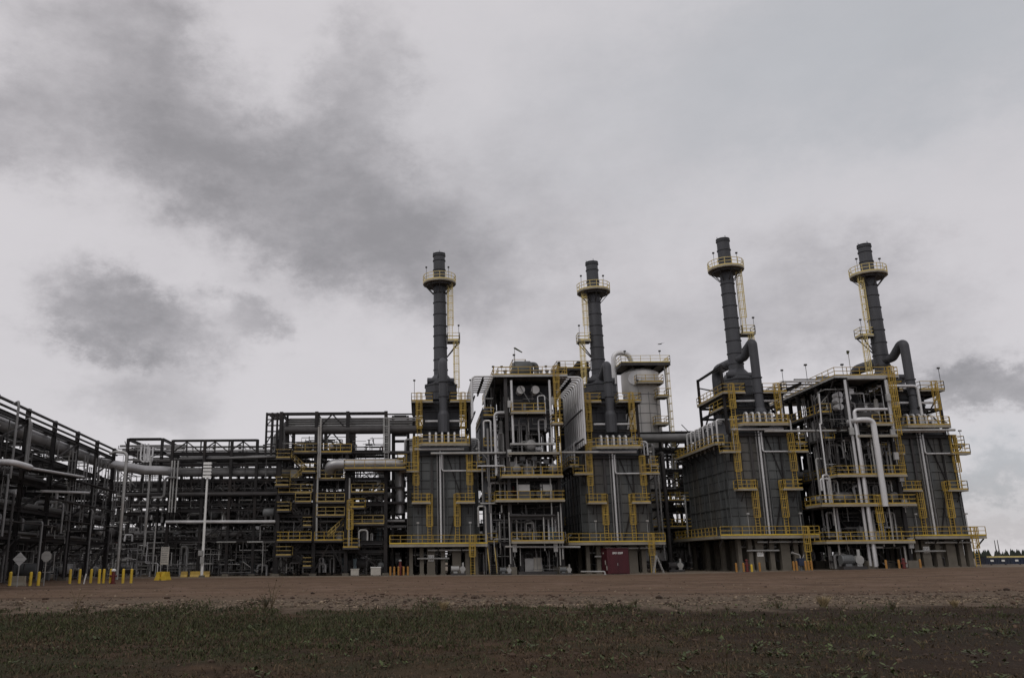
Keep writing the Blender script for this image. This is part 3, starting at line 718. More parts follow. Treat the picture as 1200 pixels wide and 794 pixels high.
def clutter(t, x0, x1, y0, y1, z0, z1, seed, n=14, kinds='pvdcb'):
    """process equipment standing on one floor of a structure"""
    rn = random.Random(seed)
    for k in range(n):
        x, y = rn.uniform(x0, x1), rn.uniform(y0, y1); q = rn.choice(kinds); h = z1 - z0
        if q == 'p':
            xb = max(x0, min(x1, x + rn.uniform(-3, 3))); zz = z0 + h * rn.uniform(.3, .9); r_ = rn.choice((.07, .09, .12, .16))
            P_(t, [(x, y, z0), (x, y, zz), (xb, y, zz), (xb, y + rn.uniform(-.5, .5), z0 + h * rn.choice((0, .1, 1)))], r_, rn.choice(('silver', 'silver_dull', 'silver_dull', 'steel_mid', 'galv')))
        elif q == 'v':
            b = MB(); r_ = rn.uniform(.14, .24); z = z0 + h * rn.uniform(.2, .5)
            b.tube([(x - .45, y, z), (x + .45, y, z)], r_ * .7, 8); b.tube([(x, y, z), (x, y, z + .6)], r_ * .5, 6); b.tube([(x, y, z + .6), (x, y, z + .66)], r_ * 1.3, 10)
            for sg in (-.4, .4): b.tube([(x + sg - .04, y, z), (x + sg + .04, y, z)], r_, 10); b.beam((x + sg, y, z0), (x + sg, y, z - r_ * .6), .08)
            b.build('valve', rn.choice(('steel_mid', 'grey_paint', 'galv', 'red_bright') if rn.random() < .25 else ('steel_mid', 'grey_paint', 'galv')), t)
        elif q == 'd':
            r_ = min(h * .28, rn.uniform(.3, .75)); drum(t, (x, y, z0 + r_ + .4), rn.uniform(1.2, 2.6), r_, rn.choice('xy'), rn.choice(('silver_dull', 'grey_paint', 'steel_mid', 'silver')))
        elif q == 'c':
            b = MB(); w_, d_, hh = rn.uniform(.4, 1.0), rn.uniform(.3, .6), min(h * .8, rn.uniform(.9, 1.9))
            b.box(x - w_ / 2, x + w_ / 2, y - d_ / 2, y + d_ / 2, z0 + .1, z0 + .1 + hh); b.box(x - w_ / 2 - .03, x + w_ / 2 + .03, y - d_ / 2 - .03, y + d_ / 2 + .03, z0 + .1 + hh, z0 + .14 + hh)
            b.box(x - w_ / 2 + .05, x + w_ / 2 - .05, y - d_ / 2 - .025, y - d_ / 2 - .004, z0 + .2, z0 + hh)
            b.build('cabinet', rn.choice(('grey_paint', 'galv', 'teal_grey', 'steel_mid')), t)
        elif q == 'b':
            b = MB(); b.beam((x, y, z0), (x, y, z1), .1); b.beam((x, y, z0 + h * .6), (max(x0, x - 1.2), y, z0 + h * .6), .08); b.build('bracket', 'steel_mid', t)
def junction_box(t, x, y, z, w_=.5, h=.8, m_='white'):
    b = MB(); b.box(x - w_ / 2, x + w_ / 2, y - .25, y, z - h / 2, z + h / 2); b.box(x - w_ / 2 + .04, x + w_ / 2 - .04, y - .275, y - .253, z - h / 2 + .05, z + h / 2 - .05)
    b.tube([(x, y - .1, z - h / 2 - .6), (x, y - .1, z - h / 2)], .04, 6)
    return b.build('junction_box', m_, t)
def lamp_on(t, x, y, z, h=2.2):
    b = MB(); b.tube([(x, y, z), (x, y, z + h)], .035, 6); b.box(x - .16, x + .16, y - .14, y + .14, z + h, z + h + .2); return b.build('floodlight', 'steel_mid', t)

def module(label, x0, x1, xl, yf, zr, g, floors, D=20., xr=None):
    """burner module between two generators"""
    t = thing('process_module', label, 'process module', ((x0 + x1) / 2, yf, g), 'process modules between the generators')
    xr = xr or x1 + 1.6
    xl = x0 - 1.3; xs = [xl, x0, x1]; ys = [yf, yf + 5, yf + 10.5, yf + 16]
    for i, x in enumerate(xs):
        for j, y in enumerate(ys):
            if i == 0 and j == 0: continue
            b = MB(); b.ibeam((x, y, g + .9), (x, y, zr - .35), .42, .42); c = b.build('column', 'steel' if i != 1 or j else 'steel_mid', t)
            f = MB(); f.box(x - .6, x + .6, y - .5, y + .5, g - .3, g + .9); f.build('footing', 'concrete', c)
    for z in [f[0] - .30 for f in floors] + [zr - .2]:
        b = MB()
        for y in ys:
            b.ibeam((xl + .25, y, z), (x0 - .25, y, z), .25, .42); b.ibeam((x0 + .25, y, z), (x1 - .25, y, z), .25, .42)
        for x in xs:
            for j in range(3): b.ibeam((x, ys[j] + .25, z), (x, ys[j + 1] - .25, z), .25, .42)
        b.build('beam', 'steel', t)
    for z, fa, fb, fd, sides in floors: platform(t, fa, fb, yf - 1.3, yf + fd, z, sides, .26)
    # roof deck
    d = MB(); d.box(xl - .2, xr, yf - .6, yf + D, zr - .12, zr); d = d.build('roof_deck', 'grating', t)
    e = MB(); e.box(xl - .26, xr + .06, yf - .68, yf - .605, zr - .26, zr + .03); e.box(xl - .28, xl - .205, yf - .60, yf + D, zr - .26, zr + .03); e.box(xr + .005, xr + .08, yf - .60, yf + D, zr - .36, zr + .03)
    e.build('edge_channel', 'galv', d)
    railing([(xl - .2, yf + D, zr), (xl - .2, yf - .6, zr), (xr, yf - .6, zr), (xr, yf + D, zr)], mb=(b := MB()), step=1.6); b.build('railing', 'yellow', d)
    for xx, zz in ((xl, zr - .4), (x0, zr - .4)):
        b = MB(); b.beam((xx, yf + .2, zz), (xx, yf + 4.8, zz - 4), .16); b.build('brace', 'steel', t)
    return t, ys

# --- module between the first two generators
yf1 = 107.0; g1 = .02
cxl, cxr = AX(597, 590, yf1), AX(656.5, 590, yf1)
zz = lambda py, px=628, Y=yf1: AZ(px, py, Y)
F1 = [(zz(634), cxl, cxr, 2.2, 'F'), (zz(586), AX(581, 586, yf1 - 1.3), AX(662, 586, yf1 - 1.3), 3.5, 'FLR'), (zz(558), AX(588, 558, yf1 - 1.3), AX(660, 558, yf1 - 1.3), 3.0, 'FLR'), (zz(531), cxl, cxr, 1.4, ''), (zz(484), cxl + .5, AX(637, 484, yf1), .6, 'F')]
mod1, ys1 = module('dark open burner module with two round white discs under its roof', cxl, cxr, cxl - 3.4, yf1, zz(440), g1, F1)
zr1 = zz(440)
for px, pa, pb in ((600.3, 446, 520), (645.3, 446, 520)):
    X = AX(px, 480, yf1 - .35); P_(mod1, [(X, yf1 - .35, zz(pb)), (X, yf1 - .35, zz(pa))], .16, 'silver', name='corner_pipe')
P_(mod1, [(AX(598, 520, yf1 - .4), yf1 - .4, zz(520.5)), (AX(650, 520, yf1 - .4), yf1 - .4, zz(520.5))], .17, 'galv', name='sill_pipe')
for px in (610, 627):
    b = MB(); X = AX(px, 457, yf1 + 1.5); Z = AZ(px, 457, yf1 + 1.5)
    b.tube([(X, yf1 + 1.2, Z), (X, yf1 + 3.0, Z)], .47, 20); b.tube([(X, yf1 + 1.12, Z), (X, yf1 + 1.19, Z)], .54, 20); b.build('duct_end', 'white', mod1, False)
# lower box, windbox and rear box added in place of inside shade, with ducts
b = MB(); b.box(cxl + .5, cxr - .4, yf1 + 3.0, yf1 + 9, zz(500), zz(446)); b.build('upper_shade_box', 'stack', mod1)
b = MB(); b.box(cxl + .3, cxr + 1.0, yf1 + 7, yf1 + 15, zz(640), zz(538)); b.build('lower_shade_box', 'seam', mod1)
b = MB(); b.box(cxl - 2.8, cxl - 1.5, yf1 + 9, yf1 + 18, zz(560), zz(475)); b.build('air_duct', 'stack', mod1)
b = MB(); b.box(cxl + .8, cxr - .8, yf1 + 12, yf1 + 19, zz(545), zz(446)); b.build('rear_shade_box', 'seam', mod1)
P_(mod1, [(cxl - 2.6, yf1 + 2.5, zz(640)), (cxl - 2.6, yf1 + 2.5, zz(478)), (cxl - 1.8, yf1 + 6, zz(478))], .62, 'stack', 1.0, 14, 'air_duct')
P_(mod1, [(AX(582, 560, yf1 + .6), yf1 + .6, zz(556)), (AX(582, 560, yf1 + .6), yf1 + .6, zz(482)), (AX(592, 480, yf1 + .6), yf1 + .6, zz(482))], .20, 'silver', .6)
P_(mod1, [(AX(573, 560, yf1 + 1), yf1 + 1, zz(600)), (AX(573, 560, yf1 + 1), yf1 + 1, zz(500))], .16, 'silver_dull')
P_(mod1, [(AX(590, 560, yf1 + 1), yf1 + 2, zz(556)), (AX(590, 560, yf1 + 1), yf1 + 2, zz(490))], .25, 'silver_dull')
for px in (614, 640):
    X = AX(px, 571, yf1 + .6); b = MB(); z = zz(571); b.cur = 1; b.box(X - .72, X + .72, yf1 + .5, yf1 + .55, z - .42, z + .42); b.cur = 0
    b.box(X - .8, X + .8, yf1 + .56, yf1 + 1.4, z - 1.6, z + .55); b.build('control_panel', ['grey_paint', 'white'], mod1)
for k, (px, py) in enumerate(((612, 537), (626, 537), (640, 541), (622, 548))):
    X = AX(px, py, yf1 - .3); junction_box(mod1, X, yf1 - .2, zz(py), .7, .5, 'grey_paint')
for (a, c, e) in ((zz(634), zz(590), 6), (zz(586), zz(560), 12), (zz(558), zz(533), 10), (zz(531), zz(486), 9), (zz(484), zz(446), 6)):
    clutter(mod1, cxl + .3, cxr - .3, yf1 + .3, yf1 + 2.6, a, c, int(a * 10), e, 'ppvcdb')
clutter(mod1, cxl - 3, cxl - .4, yf1 + 1, yf1 + 5, g1, zz(590), 5, 8, 'ppvb'); clutter(mod1, cxl - 3, cxl - .4, yf1 + 1, yf1 + 6, zz(586), zz(450), 6, 12, 'ppvbd')
for px, py in ((597, 474), (648, 471), (597, 531), (650, 531), (603, 640), (651, 640)):
    junction_box(mod1, AX(px, py, yf1 - .5), yf1 - .45, zz(py), .5, .9 if py < 600 else 1.3, 'galv')
ladder(mod1, AX(653, 470, yf1 - 1.0), yf1 - 1.0, zz(498), zr1, (0, -1)); platform(mod1, AX(647, 498, yf1 - 1.6), AX(660, 498, yf1 - 1.6), yf1 - 1.7, yf1 - .4, zz(498), 'FLR')
ladder(mod1, AX(655, 530, yf1 - 1.0), yf1 - 1.0, zz(558), zz(498), (0, -1), cage=False)
P_(mod1, [(AX(592, 640, yf1 - .6), yf1 - .6, zz(640)), (AX(680, 641, yf1 - .6), yf1 - .6, zz(641))], .12, 'galv')
for px, pa, pb in ((638.5, 645, 604), (657, 662, 600), (660, 655, 590), (648, 630, 560), (607, 590, 535), (598.5, 660, 600)):
    X = AX(px, pa, yf1 - .5); P_(mod1, [(X, yf1 - .5, zz(pa)), (X, yf1 - .5, zz(pb))], .09, 'galv', name='conduit')
P_(mod1, [(AX(597, 604, yf1 - .7), yf1 - .7, zz(604)), (AX(650, 604, yf1 - .7), yf1 - .7, zz(604))], .14, 'steel_mid')
b = MB(); b.ibeam((cxl, yf1 - .3, zz(606)), (cxr, yf1 - .3, zz(606)), .3, .5); b.build('beam', 'steel_mid', mod1)
for px, w_, h, m_ in ((620, 1.1, 1.9, 'galv'), (630, 1.0, 2.0, 'concrete_pale'), (611, .5, 2.3, 'steel_mid')):
    b = MB(); X = AX(px, 660, yf1 + 1.5); b.box(X - w_ / 2, X + w_ / 2, yf1 + 1.2, yf1 + 2, g1 + .35, g1 + h); b.box(X - w_ / 2 + .08, X + w_ / 2 - .08, yf1 + 1.17, yf1 + 1.195, g1 + .5, g1 + h - .1); b.build('cabinet', m_, mod1)
b = MB(); b.box(cxl + .8, cxr - .8, yf1 - .2, yf1 + 2.6, g1 - .1, g1 + .34); b.build('skid_base', 'steel_mid', mod1)
for k, (px, pa, pb, Yo, r_, m_) in enumerate(((604, 555, 533, .6, .12, 'silver'), (618, 556, 536, .4, .09, 'silver'), (634, 556, 540, .7, .12, 'galv'), (648, 557, 535, .5, .1, 'silver'), (606, 632, 607, .8, .11, 'galv'), (616, 630, 609, 1.2, .14, 'silver_dull'), (626, 632, 612, .9, .1, 'galv'), (644, 640, 606, .5, .13, 'silver'), (609, 518, 488, .8, .1, 'silver_dull'), (632, 518, 490, .9, .12, 'silver'), (640, 500, 462, .7, .09, 'silver'), (588, 600, 590, .2, .1, 'galv'), (570, 640, 592, .6, .13, 'galv'), (566, 590, 545, .4, .1, 'silver_dull'), (576, 530, 490, 1.5, .13, 'silver'))):
    X = AX(px, pa, yf1 + Yo); P_(mod1, [(X, yf1 + Yo, zz(pa)), (X, yf1 + Yo, zz(pb)), (X + (.9 if k % 2 else -.9), yf1 + Yo + .3, zz(pb)), (X + (.9 if k % 2 else -.9), yf1 + Yo + .3, zz((pa + pb) / 2))], r_, m_, .3)
P_(mod1, [(AX(560, 550, yf1), yf1 + .2, zz(545)), (cxl - .4, yf1 + .2, zz(545)), (cxl - .4, yf1 + .2, zz(552))], .1, 'silver'); P_(mod1, [(AX(563, 590, yf1), yf1 + .2, zz(589)), (AX(582, 590, yf1), yf1 + .2, zz(589))], .11, 'galv')
# roof equipment
drum(mod1, (AX(612, 429, yf1 + 3), yf1 + 3, zr1 + 1.35), 2.0, 1.3, 'x', 'casing', 'roof_drum')
P_(mod1, [(AX(612, 429, yf1 + 3) + .9, yf1 + 3, zr1 + 2.2), (AX(612, 429, yf1 + 3) + 1.9, yf1 + 3, zr1 + 2.2), (AX(612, 429, yf1 + 3) + 1.9, yf1 + 3, zr1)], .35, 'casing', .7, 12, 'roof_duct')
platform(mod1, AX(582, 430, yf1 + 7), AX(600, 430, yf1 + 7), yf1 + 5, yf1 + 9, zr1 + 1.2, 'FLR')
platform(mod1, AX(600, 430, yf1 + 6), AX(615, 430, yf1 + 6), yf1 + 5, yf1 + 9, zr1 + 2.3, 'FLR')
for px in (578, 588, 603, 640, 655): lamp_on(mod1, AX(px, 436, yf1 + 2), yf1 + 2, zr1, 1.6 if px != 603 else 3.2)
for k, px in enumerate((592, 628, 634, 641, 648)):
    b = MB(); X = AX(px, 436, yf1 + 1.6); b.tube([(X, yf1 + 1.6, zr1), (X, yf1 + 1.6, zr1 + 1.0)], .2, 10); b.tube([(X, yf1 + 1.6, zr1 + .95), (X, yf1 + 1.6, zr1 + 1.1)], .3, 10); b.build('roof_vent', 'silver_dull', mod1)
P_(mod1, [(AX(640, 438, yf1 + 3), yf1 + 3, zr1 + .7), (AX(590, 438, yf1 + 3), yf1 + 3, zr1 + .7)], .22, 'silver')
stair(mod1, (AX(577, 671, yf1), yf1 - 1.4, g1 + .05), (AX(577, 671, yf1), yf1 + 1.9, zz(640)), .9, 'yellow_shaded', 'y')

# --- module between the right pair
yf2 = 102.0; g2 = gz(55, 102)
z2 = lambda py, px=1020, Y=yf2: AZ(px, py, Y)
c2l, c2r = AX(1012, 600, yf2), AX(1058.5, 600, yf2)
F2 = [(z2(634), AX(962, 634, yf2), AX(1065, 632, yf2), 3, 'FLR'), (z2(591), AX(957, 591, yf2), AX(1067, 591, yf2), 3.0, 'FLR'), (z2(557), AX(975, 557, yf2), AX(1056, 557, yf2), 3, 'FLR'), (z2(511), c2l, c2r, 1.4, ''), (z2(498), c2l + 2.0, c2r - .3, 1., 'F')]
mod2, ys2 = module('dark open burner module between the two right generators with silver looped pipes down its front', c2l, c2r, c2l - 4.2, yf2, z2(441), g2, F2)
zr2 = z2(441)
for dx in (-.30, .42): P_(mod2, [(c2l + dx, yf2 - .5, g2 + .3), (c2l + dx, yf2 - .5, zr2 - (.5 if dx < 0 else 4.4))], .17, 'silver', name='corner_pipe')
P_(mod2, [(c2l + .05, yf2 - .95, g2 + .2), (c2l + .05, yf2 - .95, z2(481)), (c2r - .6, yf2 - .95, z2(481))], .19, 'silver', .6, 10)
P_(mod2, [(AX(1000, 493, yf2 - .9) , yf2 + .2, z2(494)), (AX(1002, 493, yf2 - .9), yf2 - 1.6, z2(494)), (c2l + 1.85, yf2 - 1.6, z2(494)), (c2l + 1.85, yf2 - 1.6, z2(594))], .33, 'silver', .7, 12)
P_(mod2, [(c2r + .05, yf2 - .45, z2(512)), (c2r + .05, yf2 - .45, z2(446))], .2, 'silver', name='corner_pipe')
P_(mod2, [(c2l, yf2 - .5, z2(444)), (c2r, yf2 - .5, z2(444))], .2, 'galv', name='sill_pipe'); P_(mod2, [(c2l, yf2 - .5, z2(511)), (c2r + .4, yf2 - .5, z2(511))], .18, 'galv', name='sill_pipe')
for px, py in ((998, 506), (1046, 508), (1050, 535), (1056, 560), (1060, 590), (1067, 636), (1041, 467)): junction_box(mod2, AX(px, py, yf2 - .8), yf2 - .7, z2(py, px), .55, .9 if py < 600 else 1.2, 'galv')
b = MB(); b.box(c2l + .3, c2r + .8, yf2 + 6, yf2 + 15, z2(645), z2(520)); b.build('lower_shade_box', 'seam', mod2)  # added dark box replacing the shade inside the right module
b = MB(); b.box(c2l + .3, c2r - .4, yf2 + 5.2, yf2 + 12, z2(515), z2(452)); b.build('upper_shade_box', 'stack', mod2)  # upper dark box, also added for the inner shade
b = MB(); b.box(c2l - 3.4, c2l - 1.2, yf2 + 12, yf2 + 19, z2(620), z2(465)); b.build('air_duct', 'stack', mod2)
for (a, c, e) in ((z2(634), z2(594), 9), (z2(591), z2(560), 12), (z2(557), z2(513), 12), (z2(498), z2(450), 8)):
    clutter(mod2, c2l - .2, c2r - .3, yf2 + .3, yf2 + 3, a, c, int(a * 10) + 1, e, 'ppvcdb')
clutter(mod2, c2l - 4, c2l - .5, yf2 + .5, yf2 + 5, z2(591), z2(460), 31, 16, 'ppvbd'); clutter(mod2, c2l - 4, c2l - .5, yf2 + .5, yf2 + 4, g2, z2(636), 32, 8, 'ppvc')
for px, py in ((993, 463), (983, 460), (983, 466), (984, 474), (996, 456)):
    X = AX(px, py, yf2 + 1.4); b = MB(); b.tube([(X, yf2 + 1.3, z2(py, px)), (X, yf2 + 2.4, z2(py, px))], .42, 14); b.build('duct_end', 'silver', mod2, False)
b = MB(); X = AX(1000, 457, yf2 + 3); b.tube([(X - 3, yf2 + 3, z2(470)), (X + 5.5, yf2 + 3, z2(470))], .35, 10); b.build('header_pipe', 'silver_dull', mod2)
for px, pa, pb in ((986, 664, 560), (1036, 640, 600), (1063, 664, 640), (1048, 640, 520), (1027, 560, 512)):
    X = AX(px, pa, yf2 - .5); P_(mod2, [(X, yf2 - .5, z2(pa, px)), (X, yf2 - .5, z2(pb, px))], .10, 'galv', name='conduit')
for k, (px, pa, pb, Yo, r_, m_) in enumerate(((975, 588, 560, .5, .13, 'silver'), (968, 588, 556, .3, .12, 'silver'), (984, 586, 562, .7, .1, 'galv'), (1040, 588, 562, .3, .11, 'galv'), (1032, 555, 516, .6, .12, 'silver'), (1046, 554, 520, .4, .1, 'galv'), (1002, 556, 515, .5, .1, 'silver_dull'), (1026, 632, 598, .6, .12, 'galv'), (1052, 632, 600, .6, .1, 'galv'), (972, 630, 600, .4, .12, 'silver_dull'), (985, 555, 515, 2.5, .14, 'silver_dull'), (975, 550, 500, 5, .14, 'silver'), (962, 540, 480, 7, .14, 'silver_dull'), (1040, 500, 450, .8, .09, 'silver'), (1006, 505, 470, 1.0, .1, 'silver_dull'))):
    X = AX(px, pa, yf2 + Yo); P_(mod2, [(X, yf2 + Yo, z2(pa, px)), (X, yf2 + Yo, z2(pb, px)), (X + (.9 if k % 2 else -.9), yf2 + Yo + .3, z2(pb, px)), (X + (.9 if k % 2 else -.9), yf2 + Yo + .3, z2((pa + pb) / 2, px))], r_, m_, .3)
ladder(mod2, AX(1048, 470, yf2 - .8), yf2 - .9, z2(511), zr2, (0, -1)); ladder(mod2, AX(1030, 600, yf2 - .9), yf2 - .9, z2(634), z2(591), (0, -1))
for px in (945, 988, 1030): lamp_on(mod2, AX(px, 437, yf2 + 2), yf2 + 2, zr2, 1.9)
P_(mod2, [(AX(930, 440, yf2 + 5), yf2 + 5, zr2 + .6), (AX(1030, 440, yf2 + 5), yf2 + 5, zr2 + .6)], .25, 'silver_dull')
drum(mod2, (AX(968, 437, yf2 + 7), yf2 + 7, zr2 + .9), 2.4, .7, 'x', 'casing', 'roof_drum')
P_(mod2, [(AX(1035, 657, yf2), yf2 - .3, z2(641)), (AX(1020, 657, yf2), yf2 - .3, z2(641))], .14, 'galv')
for mm, xa_, yq, Z, zs_ in ((mod1, cxl, yf1, zz, (634, 586, 558, 520, 484)), (mod2, c2l, yf2, z2, (634, 591, 557, 511, 480))):
    for py in zs_:
        platform(mm, xa_ - 2.9, xa_ - 1.5, yq + 1.5, yq + 15, Z(py), 'LF' if py in (591, 557, 586, 558, 484, 480) else 'F', .25, fas='steel_mid')
    for k in range(3):
        for a in range(len(zs_) - 1):
            if (k + a) % 2 == 0:
                b = MB(); y0_, y1_ = yq + 5 + (0, 5.5, 11)[k] - 5, yq + 5 + (0, 5.5, 11)[k]; b.beam((xa_ - 1.32, y0_, Z(zs_[a])), (xa_ - 1.32, y1_, Z(zs_[a + 1])), .18); b.build('brace', 'steel_mid', mm)
    for k, (dx, dy, a, c, r_, m_) in enumerate(((-2.2, 2, 0, 2, .15, 'silver'), (-1.8, 3.5, 1, 3, .12, 'galv'), (-2.4, 4.8, 2, 4, .18, 'silver_dull'), (-1.9, 6.4, 0, 3, .14, 'silver'), (-2.3, 7.6, 1, 4, .12, 'galv'), (-2.0, 9, 0, 2, .2, 'silver_dull'), (-2.2, 11, 2, 4, .15, 'silver'), (-1.8, 13, 0, 4, .13, 'galv'))):
        P_(mm, [(xa_ + dx, yq + dy, Z(zs_[a]) + .3), (xa_ + dx, yq + dy, Z(zs_[c]) - .6), (xa_ + .5, yq + dy, Z(zs_[c]) - .6)], r_, m_, .35)
    for a in range(len(zs_) - 1):
        clutter(mm, xa_ - 2.8, xa_ - 1.4, yq + 2, yq + 10, Z(zs_[a]) + .05, Z(zs_[a + 1]) - .4, 900 + a + int(xa_), 5, 'vdpc')
    x1_ = cxr if mm is mod1 else c2r
    tangle(mm, xa_ - 2.8, x1_ + .5, yq + .2, yq + 5, Z(668), Z(450), 190, int(xa_), None, .065)
# pipe banks: parallel bends from the module roofs over to the generators
def bank(label, xa, xb, zb, y0, y1, n, ztop, r_=.19):
    t = thing('pipe_bank', label, 'pipe bank', (xb, y0, zb)); 
    for k in range(n):
        y = y0 + (y1 - y0) * k / (n - 1); P_(t, [(xa, y, ztop), (xb, y, ztop), (xb, y, zb)], r_, 'silver', .6, 10)
    for z in (zb + .6, (zb + ztop) / 2):
        b = MB(); s_ = .3 if xb > xa else -.3; b.beam((xb - s_, y0 - .3, z), (xb - s_, y1 + .3, z), .16); b.build('support', 'steel', t)
    b = MB(); b.ibeam(((xa + xb) / 2, y0 - .4, ztop - r_ - .22), ((xa + xb) / 2, y1 + .4, ztop - r_ - .22), .22, .4); b.build('support', 'steel', t)
    return t
bank('bank of silver pipes bending down left of the module with the white discs', cxl - 1.4, AX(553, 450, 107.5), AZ(553, 488, 107.5), 107.5, 118, 8, AZ(560, 441, 107.5), .125)
bank('bank of tall silver pipes bending down right of the module with the white discs', cxr + .6, AX(682, 450, 107), AZ(684, 520, 107), 107, 121, 11, AZ(680, 442, 107), .16)
bank('short bank of silver pipes bending down left of the right hand module', c2l - 1.3, AX(919, 470, 104.5), AZ(925, 497, 104.5), 105.5, 115, 6, AZ(925, 443, 103.5), .14)
bank('bank of silver pipes half hidden behind the front of the right hand module', c2r + .8, AX(1072, 470, 106), AZ(1072, 505, 106), 105, 114, 6, AZ(1066, 452, 105))
# long service pipes crossing the fronts
def run_pipe(label, pts, r_, m_='galv'):
    t = MB().pipe(pts, r_, .5, 10); o = onemesh(t, 'service_pipe', m_, label, 'pipe', pts[0], None, True); return o
run_pipe('long pale service pipe crossing in front of the module with the white discs', [(AX(505, 534, 106.6), 107.4, AZ(505, 530.5, 107)), (AX(702, 532, 107.4), 107.4, AZ(505, 530.5, 107))], .15)
run_pipe('long pale service pipe crossing in front of the module with looped pipes', [(AX(905, 508, 101), 103.2, AZ(905, 505, 103.2)), (AX(1120, 509, 103.2), 103.2, AZ(905, 505, 103.2))], .15)

# access tower rising behind the right pipe bank
xa, xb = AX(655, 440, 123), AX(688, 440, 123); ya = 122.5
t = thing('access_tower', 'dark access tower with yellow decks behind the pipe bank, left of the second chimney', 'access tower', ((xa + xb) / 2, ya + 2.5, 0))
for x in (xa, xb):
    for y in (ya, ya + 5):
        b = MB(); b.ibeam((x, y, 0), (x, y, AZ(670, 424, ya)), .4, .4); b.build('column', 'steel', t)
for py in (432, 455, 480, 510, 545, 580, 615):
    platform(t, xa - .4, xb + .4, ya - .5, ya + 5.4, AZ(670, py, ya), 'FLR' if py < 460 else 'F', .3, fas='steel_mid')
for py in (455, 480, 510, 545, 580):
    b = MB(); b.beam((xa, ya, AZ(670, py, ya)), (xb, ya, AZ(670, py - 22, ya)), .18); b.build('brace', 'steel', t)
b = MB(); b.box(xa + .4, xb - .4, ya + 1, ya + 4.5, 3, AZ(670, 462, ya)); b.build('duct', 'stack', t)
P_(t, [(xa + .6, ya - .2, AZ(670, 450, ya)), (xb - 1.0, ya + .5, AZ(670, 424, ya))], .45, 'steel', n=12, name='sloped_duct')
# ------------------------------------------------------------------ round vessel
Yv = 127.; vx = AX(752.5, 480, Yv); vr = (AX(773, 480, Yv) - AX(732, 480, Yv)) / 2
zvt = AZ(750, 431, Yv)
t = thing('process_vessel', 'tall pale insulated round vessel with a roofed top platform behind the red shed', 'vessel', (vx, Yv, 0))
b = MB(); prof = [(vr * .98, 1.5), (vr, 2.2), (vr, zvt - 4.2), (vr * 1.06, zvt - 4.0), (vr * 1.06, zvt - 1.0), (vr * .8, zvt - .5), (vr * .3, zvt - .2)]
b.tube([(vx, Yv, z) for _, z in prof], [r_ for r_, _ in prof], 32); b.build('shell', 'vessel', t, True)
for k in range(13):
    b = MB(); z = zvt - 4.7 - k * 1.45; b.tube([(vx, Yv, z), (vx, Yv, z + .10)], vr + .05, 32); b.build('band', 'silver_dull', t)
b = MB(); 
for k in range(12):
    a = 2 * math.pi * (k + .3) / 12; b.beam((vx + (vr + .02) * math.cos(a), Yv + (vr + .02) * math.sin(a), zvt - 14), (vx + (vr + .02) * math.cos(a), Yv + (vr + .02) * math.sin(a), zvt - 4.3), .06)
b.build('seam', 'silver_dull', t)
a = R(-118); nx, ny = math.cos(a), math.sin(a); b = MB(); c = Vector((vx + nx * vr, Yv + ny * vr, zvt - 2.2))
b.tube([c, c + Vector((nx, ny, 0)) * .45], .85, 20); b.tube([c + Vector((nx, ny, 0)) * .4, c + Vector((nx, ny, 0)) * .52], 1.0, 20); b.build('manway', 'silver', t)
platform(t, AX(722, 430, Yv), AX(778, 430, Yv), Yv - 3.4, Yv + 3.4, zvt + .1, 'FBLR', .45, 'yellow_pale', fas='steel_mid')
for px0, px1, py in ((744, 775, 449), (768, 781, 465), (766, 781, 497)):
    platform(t, AX(px0, py, Yv - 3), AX(px1, py, Yv - 3), Yv - 4.2, Yv - vr * .75, AZ(px0, py, Yv - 3), 'FLR', .25, 'yellow')
ladder(t, AX(780, 470, Yv), Yv - 1.5, 6, zvt + .1, (1, 0), 'yellow_pale')
P_(t, [(AX(778, 440, Yv - 2), Yv - 2.6, 3), (AX(778, 440, Yv - 2), Yv - 2.6, zvt)], .10, 'galv')
P_(t, [(AX(720, 440, Yv - 1), Yv - 1, 4), (AX(720, 440, Yv - 1), Yv - 1, AZ(722, 415, Yv)), (AX(739, 440, Yv - 1), Yv - 1, AZ(722, 415, Yv)), (AX(743, 440, Yv - 1), Yv - .5, zvt - .2)], .38, 'silver', 1.7, 14)
for px in (733, 774): lamp_on(t, AX(px, 425, Yv - 3.2), Yv - 3.2, zvt + .1, 1.7)
for dx, dy in ((-1.8, -1.2), (1.8, -1.2), (-1.8, 1.2), (1.8, 1.2)):
    b = MB(); b.box(vx + dx - .3, vx + dx + .3, Yv + dy - .3, Yv + dy + .3, -.1, 1.6); b.build('pier', 'concrete', t)

# ------------------------------------------------------------------ long pipe rack on the left, running away from the viewer
SK = lambda x, y: x - .0723 * (y - 76)
Q = 1.17                                   # true scale of the rack
xL = -35.9
ysL = [48 + 7 * k for k in range(9)]; xsL = [xL, xL - 5.2, xL - 10.4]
HZ = lambda z: 1.7 + (z - 1.7) * Q
t = thing('pipe_rack', 'long dark pipe rack receding on the left with one thick silver pipe along it', 'pipe rack', (-38, 80, 0), 'pipe racks'); rackL = t
tops = {(i, j): 15.5 if i == 0 else 14.7 for i in range(3) for j in range(len(ysL))}
rack(t, xsL, ysL, 15.5, [HZ(z) for z in (3.6, 5.7, 7.8, 10.0, 12.4)], 0, .36, SK, tops)
for z, r_ in ((15.3, .13), (14.75, .11)):
    P_(t, [(SK(xL, 40) + .1, 40, z), (SK(xL, 105) + .1, 105, z)], r_, 'steel_mid')
zm1 = AZ(60, 515, 83)
P_(t, [(SK(xL - 1.2, 36), 36, zm1), (SK(xL - 1.2, 103), 103, zm1), (AX(168, 551, 107.5), 107.5, zc0 := AZ(168, 550.5, 107.5)), (AX(194, 550, 108.6), 108.6, zc0), (AX(206, 553, 111), 111.0, AZ(206, 553, 111))], .60, 'cladding', 1.6, 18, 'main_pipe')
